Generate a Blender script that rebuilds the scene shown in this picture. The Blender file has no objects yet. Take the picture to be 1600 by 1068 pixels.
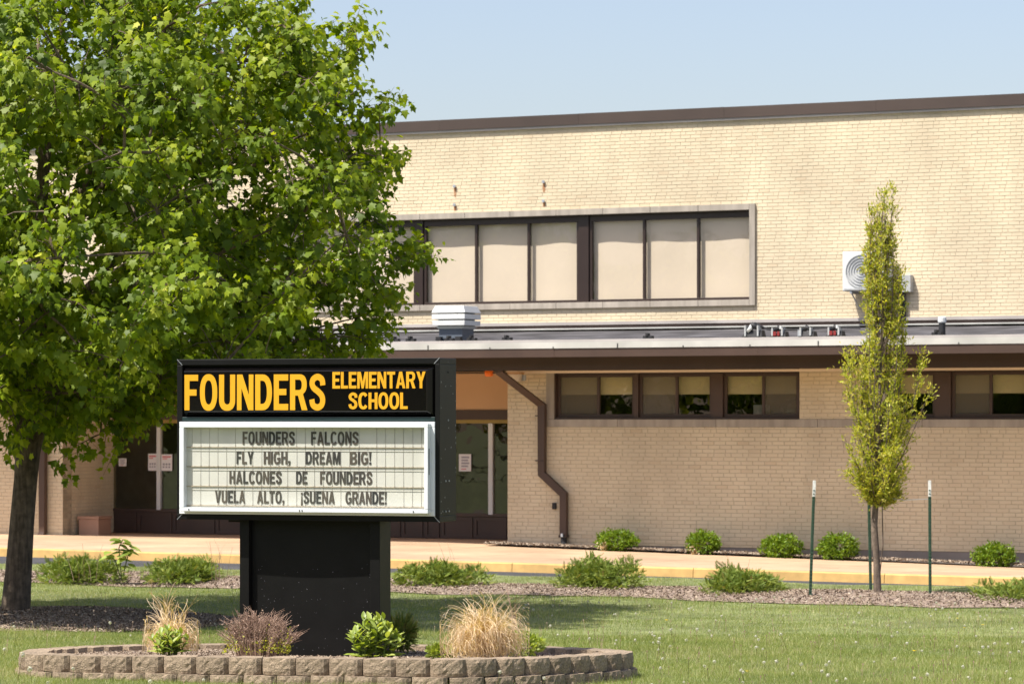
import bpy, math, random
import numpy as np
from mathutils import Vector, Matrix
random.seed(7); RNG = np.random.default_rng(11)
S = bpy.context.scene
COL = S.collection
R = math.radians

# ------------------------------------------------------------------ camera
F, CX, YH, H = 5000.0, 800.0, 655.0, 1.85          # focal length in photo pixels, principal column, eye-level row, eye height
cam_d = bpy.data.cameras.new('camera'); cam = bpy.data.objects.new('camera', cam_d); COL.objects.link(cam)
cam.location = (0, 0, H); cam.rotation_euler = (R(90), 0, 0)
cam_d.sensor_width = 36; cam_d.lens = F / 1600 * 36
cam_d.shift_y = (YH - 534) / 1600
cam_d.clip_start = .5; cam_d.clip_end = 3000
cam_d.dof.use_dof = True; cam_d.dof.focus_distance = 25.6; cam_d.dof.aperture_fstop = 7.1
S.camera = cam
# ------------------------------------------------------------------ light
SUN_AZ, SUN_EL = R(56), R(59)                       # azimuth measured from -Y towards -X
sdir = Vector((-math.sin(SUN_AZ) * math.cos(SUN_EL), -math.cos(SUN_AZ) * math.cos(SUN_EL), math.sin(SUN_EL)))
W = bpy.data.worlds.new('World'); S.world = W; W.use_nodes = True
nt = W.node_tree; bg = nt.nodes['Background']
sky = nt.nodes.new('ShaderNodeTexSky'); sky.sky_type = 'NISHITA'; sky.sun_disc = False
sky.sun_elevation = SUN_EL; sky.sun_rotation = math.atan2(sdir.x, sdir.y)
sky.air_density = 1.0; sky.dust_density = 2.5; sky.ozone_density = 1.0; sky.altitude = 200
tn_ = nt.nodes.new('ShaderNodeVectorMath'); tn_.operation = 'MULTIPLY'; tn_.inputs[1].default_value = (.995, .915, .91); nt.links.new(sky.outputs[0], tn_.inputs[0]); nt.links.new(tn_.outputs[0], bg.inputs[0]); bg.inputs[1].default_value = .106
sl = bpy.data.lights.new('sun', 'SUN'); so = bpy.data.objects.new('sun', sl); COL.objects.link(so)
sl.energy = 4.2; sl.angle = R(.53); sl.color = (1.0, .95, .86)
so.rotation_euler = (-sdir).to_track_quat('-Z', 'Y').to_euler()
S.view_settings.view_transform = 'Standard'; S.view_settings.look = 'None'
S.view_settings.exposure = .95; S.view_settings.gamma = 1
S.render.resolution_x = 1024; S.render.resolution_y = 683

# ------------------------------------------------------------------ helpers
def tag(o, label=None, cat=None, group=None, kind=None):
    if label: o['label'] = label
    if cat: o['category'] = cat
    if group: o['group'] = group
    if kind: o['kind'] = kind
    return o
def link(name, me, m=None, parent=None, **k):
    o = bpy.data.objects.new(name, me); COL.objects.link(o)
    if m is not None and me is not None and len(me.materials) == 0: me.materials.append(m)
    if parent is not None: o.parent = parent
    return tag(o, **k)
def empty(name, loc=(0, 0, 0), rz=0, **k):
    o = bpy.data.objects.new(name, None); COL.objects.link(o); o.location = loc; o.rotation_euler = (0, 0, rz)
    o.empty_display_size = .2
    return tag(o, **k)
class MB:
    def __init__(s): s.v = []; s.f = []
    def poly(s, pts):
        n = len(s.v); s.v += [tuple(p) for p in pts]; s.f.append(tuple(range(n, n + len(pts)))); return s
    def box(s, x0, x1, y0, y1, z0, z1):
        if x0 > x1: x0, x1 = x1, x0
        if y0 > y1: y0, y1 = y1, y0
        if z0 > z1: z0, z1 = z1, z0
        n = len(s.v)
        s.v += [(x0,y0,z0),(x1,y0,z0),(x1,y1,z0),(x0,y1,z0),(x0,y0,z1),(x1,y0,z1),(x1,y1,z1),(x0,y1,z1)]
        s.f += [tuple(n + i for i in q) for q in ((0,3,2,1),(4,5,6,7),(0,1,5,4),(1,2,6,5),(2,3,7,6),(3,0,4,7))]
        return s
    def frustum(s, c0, s0, c1, s1):
        n = len(s.v)
        for c, d in ((c0, s0), (c1, s1)):
            s.v += [(c[0]-d[0],c[1]-d[1],c[2]),(c[0]+d[0],c[1]-d[1],c[2]),(c[0]+d[0],c[1]+d[1],c[2]),(c[0]-d[0],c[1]+d[1],c[2])]
        s.f += [tuple(n + i for i in q) for q in ((0,3,2,1),(4,5,6,7),(0,1,5,4),(1,2,6,5),(2,3,7,6),(3,0,4,7))]
        return s
    def tube(s, pts, rad, n=8, caps=True):
        pts = [Vector(p) for p in pts]; rad = list(rad) if hasattr(rad, '__len__') else [rad] * len(pts)
        b = len(s.v); prev = None
        for i, p in enumerate(pts):
            t = (pts[min(i+1, len(pts)-1)] - pts[max(i-1, 0)]).normalized()
            if prev is None:
                a = t.orthogonal().normalized()
            else:
                a = (prev - t * prev.dot(t)); a = a.normalized() if a.length > 1e-6 else t.orthogonal().normalized()
            prev = a; c = t.cross(a)
            for k in range(n):
                q = 2 * math.pi * k / n
                s.v.append(tuple(p + (a * math.cos(q) + c * math.sin(q)) * rad[i]))
        for i in range(len(pts) - 1):
            for k in range(n):
                k2 = (k + 1) % n
                s.f.append((b+i*n+k, b+i*n+k2, b+(i+1)*n+k2, b+(i+1)*n+k))
        if caps:
            s.f.append(tuple(b + k for k in range(n))[::-1]); s.f.append(tuple(b + (len(pts)-1)*n + k for k in range(n)))
        return s
    def mesh(s, name, smooth=False):
        me = bpy.data.meshes.new(name); me.from_pydata(s.v, [], s.f); me.update()
        if smooth: me.polygons.foreach_set('use_smooth', [True] * len(me.polygons))
        return me
    def build(s, name, m, parent=None, bevel=0, smooth=False, **k):
        o = link(name, s.mesh(name, smooth), m, parent, **k)
        if bevel:
            b = o.modifiers.new('bevel', 'BEVEL'); b.width = bevel; b.segments = 2; b.limit_method = 'ANGLE'; b.angle_limit = R(40)
        return o

def scatter_mesh(name, tv, tf, pos, mats, tint=None):
    """one mesh made of many transformed copies of a small template (numpy, fast)"""
    tv = np.asarray(tv, float); N, V = len(pos), len(tv)
    v = np.einsum('nij,vj->nvi', mats, tv) + pos[:, None, :]
    loops = np.concatenate([np.asarray(f) for f in tf]); lens = np.array([len(f) for f in tf])
    allloops = (loops[None, :] + (np.arange(N) * V)[:, None]).ravel()
    alllens = np.tile(lens, N)
    me = bpy.data.meshes.new(name)
    me.vertices.add(N * V); me.vertices.foreach_set('co', v.astype(np.float32).ravel())
    me.loops.add(len(allloops)); me.loops.foreach_set('vertex_index', allloops.astype(np.int32))
    st = np.concatenate([[0], np.cumsum(alllens)[:-1]])
    me.polygons.add(len(alllens)); me.polygons.foreach_set('loop_start', st.astype(np.int32))
    me.update(calc_edges=True)
    if tint is None: tint = RNG.random(N)
    a = me.attributes.new('tint', 'FLOAT', 'POINT'); a.data.foreach_set('value', np.repeat(tint, V).astype(np.float32))
    return me
def bases(axis, normal):
    """rotation matrices whose columns are side, axis (length), normal"""
    a = axis / np.linalg.norm(axis, axis=1, keepdims=True)
    n = normal - a * np.sum(a * normal, axis=1, keepdims=True)
    n /= (np.linalg.norm(n, axis=1, keepdims=True) + 1e-9)
    s = np.cross(a, n)
    return np.stack([s, a, n], axis=2)
def rdir(N):
    v = RNG.normal(size=(N, 3)); return v / np.linalg.norm(v, axis=1, keepdims=True)

# ------------------------------------------------------------------ materials
def newmat(name):
    m = bpy.data.materials.new(name); m.use_nodes = True; t = m.node_tree
    return m, t, t.nodes['Principled BSDF']
def M(name, col, rough=.8, var=.12, scale=6, bump=0, bscale=60, metal=0, spec=.4, var2=0, scale2=1.2, streak=None, tone=.04):
    m, t, b = newmat(name); N, L = t.nodes, t.links
    tc = N.new('ShaderNodeTexCoord')
    def noise(sc, det=5, vec=None):
        n = N.new('ShaderNodeTexNoise'); n.inputs['Scale'].default_value = sc; n.inputs['Detail'].default_value = det
        L.new(vec if vec else tc.outputs['Object'], n.inputs['Vector']); return n
    r = N.new('ShaderNodeMapRange'); r.inputs['From Min'].default_value = .3; r.inputs['From Max'].default_value = .7
    r.inputs['To Min'].default_value = 1 - var; r.inputs['To Max'].default_value = 1 + var
    L.new(noise(scale).outputs['Fac'], r.inputs['Value'])
    fac = r.outputs['Result']
    if var2:
        r2 = N.new('ShaderNodeMapRange'); r2.inputs['From Min'].default_value = .35; r2.inputs['From Max'].default_value = .65
        r2.inputs['To Min'].default_value = 1 - var2; r2.inputs['To Max'].default_value = 1 + var2
        vec = None
        if streak:
            mp = N.new('ShaderNodeMapping'); mp.inputs['Scale'].default_value = streak; L.new(tc.outputs['Object'], mp.inputs['Vector']); vec = mp.outputs[0]
        L.new(noise(scale2, 6, vec).outputs['Fac'], r2.inputs['Value'])
        mm = N.new('ShaderNodeMath'); mm.operation = 'MULTIPLY'; L.new(fac, mm.inputs[0]); L.new(r2.outputs['Result'], mm.inputs[1]); fac = mm.outputs[0]
    oi = N.new('ShaderNodeObjectInfo'); ro = N.new('ShaderNodeMapRange'); ro.inputs['To Min'].default_value = 1 - tone; ro.inputs['To Max'].default_value = 1 + tone
    L.new(oi.outputs['Random'], ro.inputs['Value']); m3 = N.new('ShaderNodeMath'); m3.operation = 'MULTIPLY'; L.new(fac, m3.inputs[0]); L.new(ro.outputs[0], m3.inputs[1]); fac = m3.outputs[0]
    vm = N.new('ShaderNodeVectorMath'); vm.operation = 'SCALE'; vm.inputs[0].default_value = col; L.new(fac, vm.inputs['Scale'])
    L.new(vm.outputs[0], b.inputs['Base Color'])
    b.inputs['Roughness'].default_value = rough; b.inputs['Metallic'].default_value = metal
    b.inputs['Specular IOR Level'].default_value = spec
    if bump:
        bp = N.new('ShaderNodeBump'); bp.inputs['Strength'].default_value = bump; bp.inputs['Distance'].default_value = .01
        L.new(noise(bscale, 6).outputs['Fac'], bp.inputs['Height']); L.new(bp.outputs[0], b.inputs['Normal'])
    return m
def leafmat(name, cols, trans=.45, rough=.45, gloss=.04, attr='tint'):
    m = bpy.data.materials.new(name); m.use_nodes = True; t = m.node_tree; N, L = t.nodes, t.links
    N.remove(N['Principled BSDF']); out = N['Material Output']
    at = N.new('ShaderNodeAttribute'); at.attribute_name = attr
    cr = N.new('ShaderNodeValToRGB'); e = cr.color_ramp.elements
    for i, c in enumerate(cols):
        p = i / (len(cols) - 1)
        if i < 2: e[i].position = p if i else 0; e[i].color = (*c, 1)
        else: q = e.new(p); q.color = (*c, 1)
    if len(cols) > 2: e[1].position = 1 / (len(cols) - 1)
    # positions were re-sorted by Blender; write them once more in order
    for i, c in enumerate(cols): cr.color_ramp.elements[i].position = i / (len(cols) - 1); cr.color_ramp.elements[i].color = (*c, 1)
    L.new(at.outputs['Fac'], cr.inputs[0])
    d = N.new('ShaderNodeBsdfDiffuse'); L.new(cr.outputs[0], d.inputs[0])
    tr = N.new('ShaderNodeBsdfTranslucent')
    hs = N.new('ShaderNodeVectorMath'); hs.operation = 'MULTIPLY'; hs.inputs[1].default_value = (1.5, 1.4, .5); L.new(cr.outputs[0], hs.inputs[0])
    L.new(hs.outputs[0], tr.inputs[0])
    mx = N.new('ShaderNodeMixShader'); mx.inputs[0].default_value = trans; L.new(d.outputs[0], mx.inputs[1]); L.new(tr.outputs[0], mx.inputs[2])
    g = N.new('ShaderNodeBsdfGlossy'); g.inputs['Roughness'].default_value = rough; g.inputs[0].default_value = (1, 1, 1, 1)
    m2 = N.new('ShaderNodeMixShader'); m2.inputs[0].default_value = gloss; L.new(mx.outputs[0], m2.inputs[1]); L.new(g.outputs[0], m2.inputs[2])
    L.new(m2.outputs[0], out.inputs[0])
    return m
def glassmat(name, tintc=(.9, .93, .92), refl=1.0, wob=.0):
    m = bpy.data.materials.new(name); m.use_nodes = True; t = m.node_tree; N, L = t.nodes, t.links
    N.remove(N['Principled BSDF']); out = N['Material Output']
    tr = N.new('ShaderNodeBsdfTransparent'); tr.inputs[0].default_value = (*tintc, 1)
    g = N.new('ShaderNodeBsdfGlossy'); g.inputs['Roughness'].default_value = .01
    lw = N.new('ShaderNodeLayerWeight'); lw.inputs[0].default_value = .5
    pw = N.new('ShaderNodeMath'); pw.operation = 'POWER'; pw.inputs[1].default_value = 5; L.new(lw.outputs['Facing'], pw.inputs[0])
    fr = N.new('ShaderNodeMath'); fr.operation = 'MULTIPLY_ADD'; fr.inputs[1].default_value = .92; fr.inputs[2].default_value = .08; L.new(pw.outputs[0], fr.inputs[0])
    mu = N.new('ShaderNodeMath'); mu.operation = 'MULTIPLY'; mu.inputs[1].default_value = refl; mu.use_clamp = True
    L.new(fr.outputs[0], mu.inputs[0])
    if wob:
        bp = N.new('ShaderNodeBump'); bp.inputs['Strength'].default_value = wob; bp.inputs['Distance'].default_value = .02
        n = N.new('ShaderNodeTexNoise'); n.inputs['Scale'].default_value = 1.5; tc = N.new('ShaderNodeTexCoord'); L.new(tc.outputs['Object'], n.inputs[0])
        L.new(n.outputs[0], bp.inputs['Height']); L.new(bp.outputs[0], g.inputs['Normal'])
    mx = N.new('ShaderNodeMixShader'); L.new(mu.outputs[0], mx.inputs[0]); L.new(tr.outputs[0], mx.inputs[1]); L.new(g.outputs[0], mx.inputs[2])
    L.new(mx.outputs[0], out.inputs[0]); return m
def brickmat(name, base, base2):
    m, t, b = newmat(name); N, L = t.nodes, t.links
    geo = N.new('ShaderNodeNewGeometry'); oi = N.new('ShaderNodeObjectInfo'); tc = N.new('ShaderNodeTexCoord')
    ad = N.new('ShaderNodeMath'); L.new(geo.outputs['Random Per Island'], ad.inputs[0]); L.new(oi.outputs['Random'], ad.inputs[1])
    fr = N.new('ShaderNodeMath'); fr.operation = 'FRACT'; L.new(ad.outputs[0], fr.inputs[0])
    cr = N.new('ShaderNodeValToRGB'); e = cr.color_ramp.elements
    e[0].position = 0; e[0].color = (*base, 1); e[1].position = 1; e[1].color = (*base2, 1)
    x = cr.color_ramp.elements.new(.93); x.color = (*[a * .99 + b_ * .01 for a, b_ in zip(base, base2)], 1)
    x = cr.color_ramp.elements.new(.5); x.color = (*[a * .55 + b_ * .45 for a, b_ in zip(base, base2)], 1)
    L.new(fr.outputs[0], cr.inputs[0])
    n = N.new('ShaderNodeTexNoise'); n.inputs['Scale'].default_value = .7; n.inputs['Detail'].default_value = 6; L.new(geo.outputs['Position'], n.inputs['Vector'])
    r = N.new('ShaderNodeMapRange'); r.inputs['From Min'].default_value = .3; r.inputs['From Max'].default_value = .7
    r.inputs['To Min'].default_value = .87; r.inputs['To Max'].default_value = 1.08; L.new(n.outputs['Fac'], r.inputs['Value'])
    vm = N.new('ShaderNodeVectorMath'); vm.operation = 'SCALE'; L.new(cr.outputs[0], vm.inputs[0]); L.new(r.outputs[0], vm.inputs['Scale'])
    mp = N.new('ShaderNodeMapping'); mp.inputs['Scale'].default_value = (2.2, 2.2, .22); L.new(geo.outputs['Position'], mp.inputs['Vector'])
    n3 = N.new('ShaderNodeTexNoise'); n3.inputs['Scale'].default_value = 1.0; n3.inputs['Detail'].default_value = 7; L.new(mp.outputs[0], n3.inputs['Vector'])
    r3 = N.new('ShaderNodeMapRange'); r3.inputs['From Min'].default_value = .35; r3.inputs['From Max'].default_value = .55; r3.inputs['To Min'].default_value = .945; r3.inputs['To Max'].default_value = 1.02; L.new(n3.outputs['Fac'], r3.inputs['Value'])
    vs = N.new('ShaderNodeVectorMath'); vs.operation = 'SCALE'; L.new(vm.outputs[0], vs.inputs[0]); L.new(r3.outputs[0], vs.inputs['Scale'])
    L.new(vs.outputs[0], b.inputs['Base Color']); b.inputs['Roughness'].default_value = .75; b.inputs['Specular IOR Level'].default_value = .3
    n2 = N.new('ShaderNodeTexNoise'); n2.inputs['Scale'].default_value = 45; L.new(geo.outputs['Position'], n2.inputs['Vector'])
    bp = N.new('ShaderNodeBump'); bp.inputs['Strength'].default_value = .25; bp.inputs['Distance'].default_value = .004
    L.new(n2.outputs['Fac'], bp.inputs['Height']); L.new(bp.outputs[0], b.inputs['Normal'])
    return m
m_brick = brickmat('buff_brick', (.64, .545, .385), (.585, .475, .325))
m_mortar = M('mortar', (.52, .445, .32), .95, .15, 3, .3, 80)
m_stone = M('limestone_trim', (.35, .31, .26), .85, .10, 2, .2, 60, var2=.14, scale2=2.5, streak=(3, 3, .4))
m_brown = M('brown_metal', (.065, .040, .030), .45, .10, 1.5, var2=.08)
m_brown2 = M('dark_brown_frame', (.030, .018, .015), .4, .1, 2)
m_fascia = M('roof_fascia_metal', (.060, .042, .034), .5, .08, .8, var2=.1, scale2=.4)
m_white = M('white_painted_metal', (.64, .65, .65), .45, .05, 3, var2=.06)
m_galv = M('drip_edge_metal', (.44, .44, .41), .5, .08, 2, var2=.12, scale2=1.5)
m_flash = M('grey_flashing', (.36, .33, .31), .5, .08, 2, var2=.1)
m_memb = M('roof_membrane', (.075, .073, .078), .95, .25, 1.5, .6, 3, spec=.05, var2=.35, scale2=1.2)
m_blind = M('beige_window_blind', (.71, .605, .49), .85, .05, .8)
m_blind2 = M('ivory_roller_blind', (.62, .52, .30), .85, .05, 2)
m_screen = M('insect_screen', (.055, .045, .035), .8, .05, 3)
m_room = M('dim_interior_wall', (.05, .05, .045), .9, .2, 1)
m_glass = glassmat('window_glass', (.90, .90, .88), .55, .15)
m_glass2 = glassmat('lower_window_glass', (.85, .87, .84), 1.5, .2)
m_glass3 = glassmat('entrance_glass', (.62, .62, .54), 1.0, .35)
m_peach = M('painted_transom_panel', (.58, .37, .22), .8, .04, 1)
m_conc = M('pavement_concrete', (.42, .29, .185), .9, .08, 3, .15, 60, var2=.14, scale2=.6)
m_found = M('foundation_concrete', (.21, .19, .175), .9, .1, 3, .3, 30, var2=.1)
m_yellow = M('yellow_kerb_paint', (.52, .335, .12), .75, .14, 6, .1, 50, var2=.12, scale2=1.1)
m_asph = M('asphalt', (.055, .055, .058), .9, .2, 8, .4, 120, var2=.15)
m_soil = M('mulch_soil', (.22, .165, .13), .95, .3, 10, .8, 60)
m_lawn = M('lawn_soil', (.16, .18, .07), .95, .3, 3, .8, 90, var2=.25, scale2=.6)
m_black = M('black_sign_paint', (.0065, .0065, .0062), .45, .15, 5, .05, 90, spec=.16)
m_gloss = M('glossy_black_face', (.004, .0035, .0035), .10, .1, 3, spec=.4)
m_yel = M('yellow_vinyl', (.66, .33, .010), .45, .02, 4)
m_board = M('marquee_board', (.56, .56, .51), .6, .03, 5, var2=.05, scale2=2)
m_lframe = M('white_frame_enamel', (.66, .69, .71), .35, .04, 4)
m_seam = M('grimy_seam', (.30, .28, .25), .8, .2, 20)
m_dirt = M('dirty_letter_rail', (.34, .28, .20), .8, .35, 40)
m_rail2 = M('clear_rail_edge', (.46, .45, .40), .6, .1, 20)
m_clear = glassmat('clear_cover_sheet', (.97, .97, .96), .5, .05)
m_bark = M('grey_brown_bark', (.115, .085, .060), .95, .35, 14, 1.0, 40, var2=.3, scale2=5, streak=(6, 6, .8))
m_bark2 = M('young_tree_bark', (.14, .105, .08), .9, .3, 18, .9, 60, var2=.3, scale2=5, streak=(4, 4, 1))
m_green = M('green_post_paint', (.035, .075, .045), .6, .25, 25)
m_tip = M('white_post_tip', (.70, .70, .66), .6, .2, 20)
m_stoneblk = M('split_face_block', (.275, .212, .148), .95, .38, 60, 1.0, 130, var2=.18, scale2=3, tone=.14)
m_box = M('pink_concrete_box', (.42, .25, .17), .9, .06, 4)
m_orange = M('orange_lens', (.80, .16, .01), .3, .05, 4)
m_acw = M('ac_white', (.58, .59, .58), .5, .05, 4)
m_acg = M('ac_grille', (.40, .41, .41), .5, .1, 8)
m_acg2 = M('ac_guard_wire', (.50, .51, .51), .5, .1, 8)
m_dark = M('black_rubber', (.02, .02, .022), .6, .2, 6)
m_red = M('dull_red_plastic', (.20, .02, .02), .5, .1, 5)
m_silver = M('dull_silver', (.45, .47, .50), .4, .1, 5, metal=.5)
m_paper = M('white_notice_paper', (.75, .73, .74), .8, .02, 5)
m_pred = M('pale_red_print', (.62, .22, .24), .8, .02, 5)
m_pgrey = M('grey_print', (.33, .32, .36), .8, .1, 5)
def letter_mat():
    m, t, b = newmat('faded_black_letter'); N, L = t.nodes, t.links
    oi = N.new('ShaderNodeObjectInfo'); cr = N.new('ShaderNodeValToRGB')
    cr.color_ramp.elements[0].color = (.022, .023, .024, 1); cr.color_ramp.elements[1].color = (.085, .070, .055, 1)
    cr.color_ramp.elements[1].position = 1
    L.new(oi.outputs['Random'], cr.inputs[0]); L.new(cr.outputs[0], b.inputs['Base Color']); b.inputs['Roughness'].default_value = .6
    return m
m_letter = letter_mat()
def stain_mat():
    m, t, b = newmat('rust_stain'); N, L = t.nodes, t.links
    b.inputs['Base Color'].default_value = (.42, .16, .05, 1); b.inputs['Roughness'].default_value = .9
    tc = N.new('ShaderNodeTexCoord'); n = N.new('ShaderNodeTexNoise'); n.inputs['Scale'].default_value = 9; L.new(tc.outputs['Object'], n.inputs[0])
    r = N.new('ShaderNodeMapRange'); r.inputs['From Min'].default_value = .3; r.inputs['From Max'].default_value = .7
    r.inputs['To Min'].default_value = .4; r.inputs['To Max'].default_value = .85
    L.new(n.outputs['Fac'], r.inputs['Value']); L.new(r.outputs[0], b.inputs['Alpha']); return m
m_rust = stain_mat()

# ------------------------------------------------------------------ plan of the place: facade frame (u along, v out from the lower wall)
TH = math.atan2(F, 10400.0); C_, S_ = math.cos(TH), math.sin(TH)
O = Vector((0, 56, 0)); U = Vector((C_, -S_, 0)); NV = Vector((-S_, -C_, 0))
def plan(px, py, v, O=O, U=U, NV=NV):
    d = Vector(((px - CX) / F, 1, (YH - py) / F))
    t = (v + O.dot(NV)) / d.dot(NV)
    p = d * t
    return (p - O).dot(U), p.z + H
def pu(px, v): return plan(px, 600, v)[0]
def pz(px, py, v): return plan(px, py, v)[1]
def bw(u, v, z=0): return O + U * u + NV * v + Vector((0, 0, z))
def Y0of(x, y): return y + x * math.tan(TH)
gy = [-60, 15, 18, 22, 24, 27, 30, 33.6, 38, 41.5, 44, 45.4]
gz = [.0, .0, -.03, -.115, -.150, -.215, -.29, -.372, -.415, -.43, -.41, -.36]
def g(x, y):
    """height of the lawn"""
    y0 = y + np.asarray(x) * math.tan(TH)
    z = np.interp(y0, gy, gz)
    return z + .018 * np.sin(x * 1.3 + y * .4) * np.sin(y * .9) + .010 * np.sin(x * 3.1 + 1) * np.sin(y * 2.3)
V_KERB = (56 - 49.1) * C_; V_LAWN = (56 - 45.4) * C_
def road_z(u): return -.465 - .007 * u
def pave_z(u, v):
    k = min(max(v / V_KERB, 0), 1); zw = -.338 - .0215 * max(u, -1.0) if u > -1 else -.3165
    return zw * (1 - k) + (road_z(u) + .135) * k

# ------------------------------------------------------------------ ground
mb = MB()
xs = list(np.linspace(-12, 14, 66)); ys = list(np.linspace(15, 54, 110))
def grid_obj(name, xs, ys, fz, m, **k):
    X, Y = np.meshgrid(xs, ys); Z = fz(X, Y)
    v = np.stack([X, Y, Z], -1).reshape(-1, 3); nx = len(xs)
    f = [(j*nx+i, j*nx+i+1, (j+1)*nx+i+1, (j+1)*nx+i) for j in range(len(ys)-1) for i in range(nx-1)]
    me = bpy.data.meshes.new(name); me.from_pydata(v.tolist(), [], f); me.polygons.foreach_set('use_smooth', [True]*len(f)); me.update()
    return link(name, me, m, **k)
# whole terrain out to the horizon, lowest layer
grid_obj('ground', [-900, -300, -100, -40, -20, 0, 20, 40, 100, 300, 900], [-900, -300, -100, -60, -30, 0, 10, 60, 100, 300, 900],
         lambda X, Y: X * 0.0 - .72 , m_lawn, kind='structure')
# lawn in facade-aligned strips so that its far edge runs along the road
mb = MB(); us = np.linspace(-30, 34, 130); vs = np.concatenate([np.linspace(V_LAWN, V_LAWN + 30, 110), [60, 75]])
vv = []
for v in vs:
    for u in us:
        p = bw(u, v); vv.append((p.x, p.y, float(g(np.array(p.x), np.array(p.y)))))
n = len(us); ff = [(j*n+i, (j+1)*n+i, (j+1)*n+i+1, j*n+i+1) for j in range(len(vs)-1) for i in range(n-1)]
me = bpy.data.meshes.new('lawn'); me.from_pydata(vv, [], ff); me.polygons.foreach_set('use_smooth', [True]*len(ff)); me.update()
link('lawn', me, m_lawn, kind='structure')
def strip(name, u0, u1, v0, v1, fz, m, nu=60, nv=6, skirt=0, **k):
    """sheet between two lines parallel to the facade"""
    vv, ff = [], []
    for j in range(nv + 1):
        for i in range(nu + 1):
            u = u0 + (u1-u0)*i/nu; v = v0 + (v1-v0)*j/nv; p = bw(u, v); vv.append((p.x, p.y, fz(u, v)))
    n = nu + 1
    for j in range(nv):
        for i in range(nu): ff.append((j*n+i, (j+1)*n+i, (j+1)*n+i+1, j*n+i+1))
    me = bpy.data.meshes.new(name); me.from_pydata(vv, [], ff); me.update()
    return link(name, me, m, **k)
strip('road', -40, 40, V_KERB, V_LAWN + .3, lambda u, v: road_z(u), m_asph, kind='structure')
# pavement slabs with recessed joints, and the kerb
U0, U1 = -24, 16
pav = strip('pavement', U0, U1, -1.9, V_KERB - .16, lambda u, v: pave_z(u, v) - .012, m_conc, kind='structure')
mb = MB(); du = 1.5; slabs = []
uu = U0
while uu < U1:
    for k in range(4):
        a = .0 + k * (V_KERB - .16) / 4; b = a + (V_KERB - .16) / 4 - .012
        pts = []
        for (u, v) in ((uu, a), (uu + du - .012, a), (uu + du - .012, b), (uu, b)):
            p = bw(u, v); pts.append((p.x, p.y, pave_z(u, v)))
        s = MB(); lo = [(x, y, z - .03) for x, y, z in pts]
        s.poly(pts[::-1]); 
        for i in range(4): s.poly([pts[i], pts[(i+1) % 4], lo[(i+1) % 4], lo[i]])
        slabs.append((abs(uu + 1), k, s))
    uu += du
for d, k, s in slabs: s.build('slab', m_conc, pav)
kerb = empty('kerb'); kerb['kind'] = 'structure'
uu = U0
while uu < U1:
    s = MB(); c = []
    for u in (uu, uu + 2.99):
        for v, dz in ((V_KERB - .16, 0.003), (V_KERB - .012, .003), (V_KERB + .004, -.012), (V_KERB + .018, -.16), (V_KERB - .16, -.16)):
            p = bw(u, v); c.append((p.x, p.y, road_z(u) + .135 + dz))
    s.v = c; s.f = [(i, (i+1) % 5, 5 + (i+1) % 5, 5 + i) for i in range(5)] + [(4, 3, 2, 1, 0), (5, 6, 7, 8, 9)]
    s.build('kerb_stone', m_yellow, kerb); uu += 3.0
# low concrete edge on the near side of the road
s = MB(); c = []
for u in (-30, 30):
    for v, z in ((V_LAWN - .02, -.06), (V_LAWN + .13, -.06), (V_LAWN + .13, -.3), (V_LAWN - .02, -.3)):
        p = bw(u, v); c.append((p.x, p.y, -.36 + z + .02))
s.v = c; s.f = [(i, (i+1) % 4, 4 + (i+1) % 4, 4 + i) for i in range(4)]
s.build('road_edge', m_found, kind='structure')
# shrub bed along the foot of the wall
strip('wall_bed', pu(770, .3), 16, .02, .72, lambda u, v: pave_z(u, v) + .02 + .03 * math.sin(min(1, max(0, v)) * 3.1), m_soil, kind='structure')

# mulch strip, mulch ring round the maple
MV0, MV1 = (56 - 44) * C_, (56 - 41.4) * C_
def wav(u): return .10 * math.sin(u * 1.1) + .06 * math.sin(u * 2.7 + 1)
def mulch_z(u, v):
    p = bw(u, v); k = (v - MV0) / (MV1 - MV0)
    return float(g(np.array(p.x), np.array(p.y))) + .012 + .05 * max(0, math.sin(math.pi * min(1, max(0, k))))
vv, ff = [], []
nu, nv = 160, 10
for j in range(nv + 1):
    for i in range(nu + 1):
        u = -14 + 34 * i / nu; k = j / nv
        v = MV0 + (MV1 - MV0) * k + wav(u + (7 if j > nv / 2 else 0)) * (1 if j > nv / 2 else 1)
        p = bw(u, v); vv.append((p.x, p.y, float(g(np.array(p.x), np.array(p.y))) + .012 + .05 * math.sin(math.pi * k)))
n = nu + 1
ff = [(j*n+i, (j+1)*n+i, (j+1)*n+i+1, j*n+i+1) for j in range(nv) for i in range(nu)]
me = bpy.data.meshes.new('mulch_strip'); me.from_pydata(vv, [], ff); me.update(); link('mulch_strip', me, m_soil, kind='structure')
MAP = Vector((-5.56, 36.2, 0)); MR = 2.75
vv, ff = [], []
for j in range(13):
    for i in range(48):
        a = 2*math.pi*i/48; r = MR * j / 12 * (1 + .05 * math.sin(3*a) + .03 * math.sin(7*a)) + .001
        x, y = MAP.x + .1 + r * math.cos(a) * .92, MAP.y - 1.15 + r * math.sin(a) * 1.05
        vv.append((x, y, float(g(np.array(x), np.array(y))) + .012 + .05 * (1 - (j/12)**1.3)))
ff = [(j*48+i, j*48+(i+1) % 48, (j+1)*48+(i+1) % 48, (j+1)*48+i) for j in range(12) for i in range(48)]
me = bpy.data.meshes.new('mulch_ring'); me.from_pydata(vv, [], ff); me.polygons.foreach_set('use_smooth', [True]*len(ff)); me.update(); link('mulch_ring', me, m_soil, kind='structure')
def in_ring(x, y, grow=0):
    return ((x - MAP.x - .1) / (MR * .92 + grow))**2 + ((y - MAP.y + 1.15) / (MR * 1.05 + grow))**2 < 1
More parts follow.
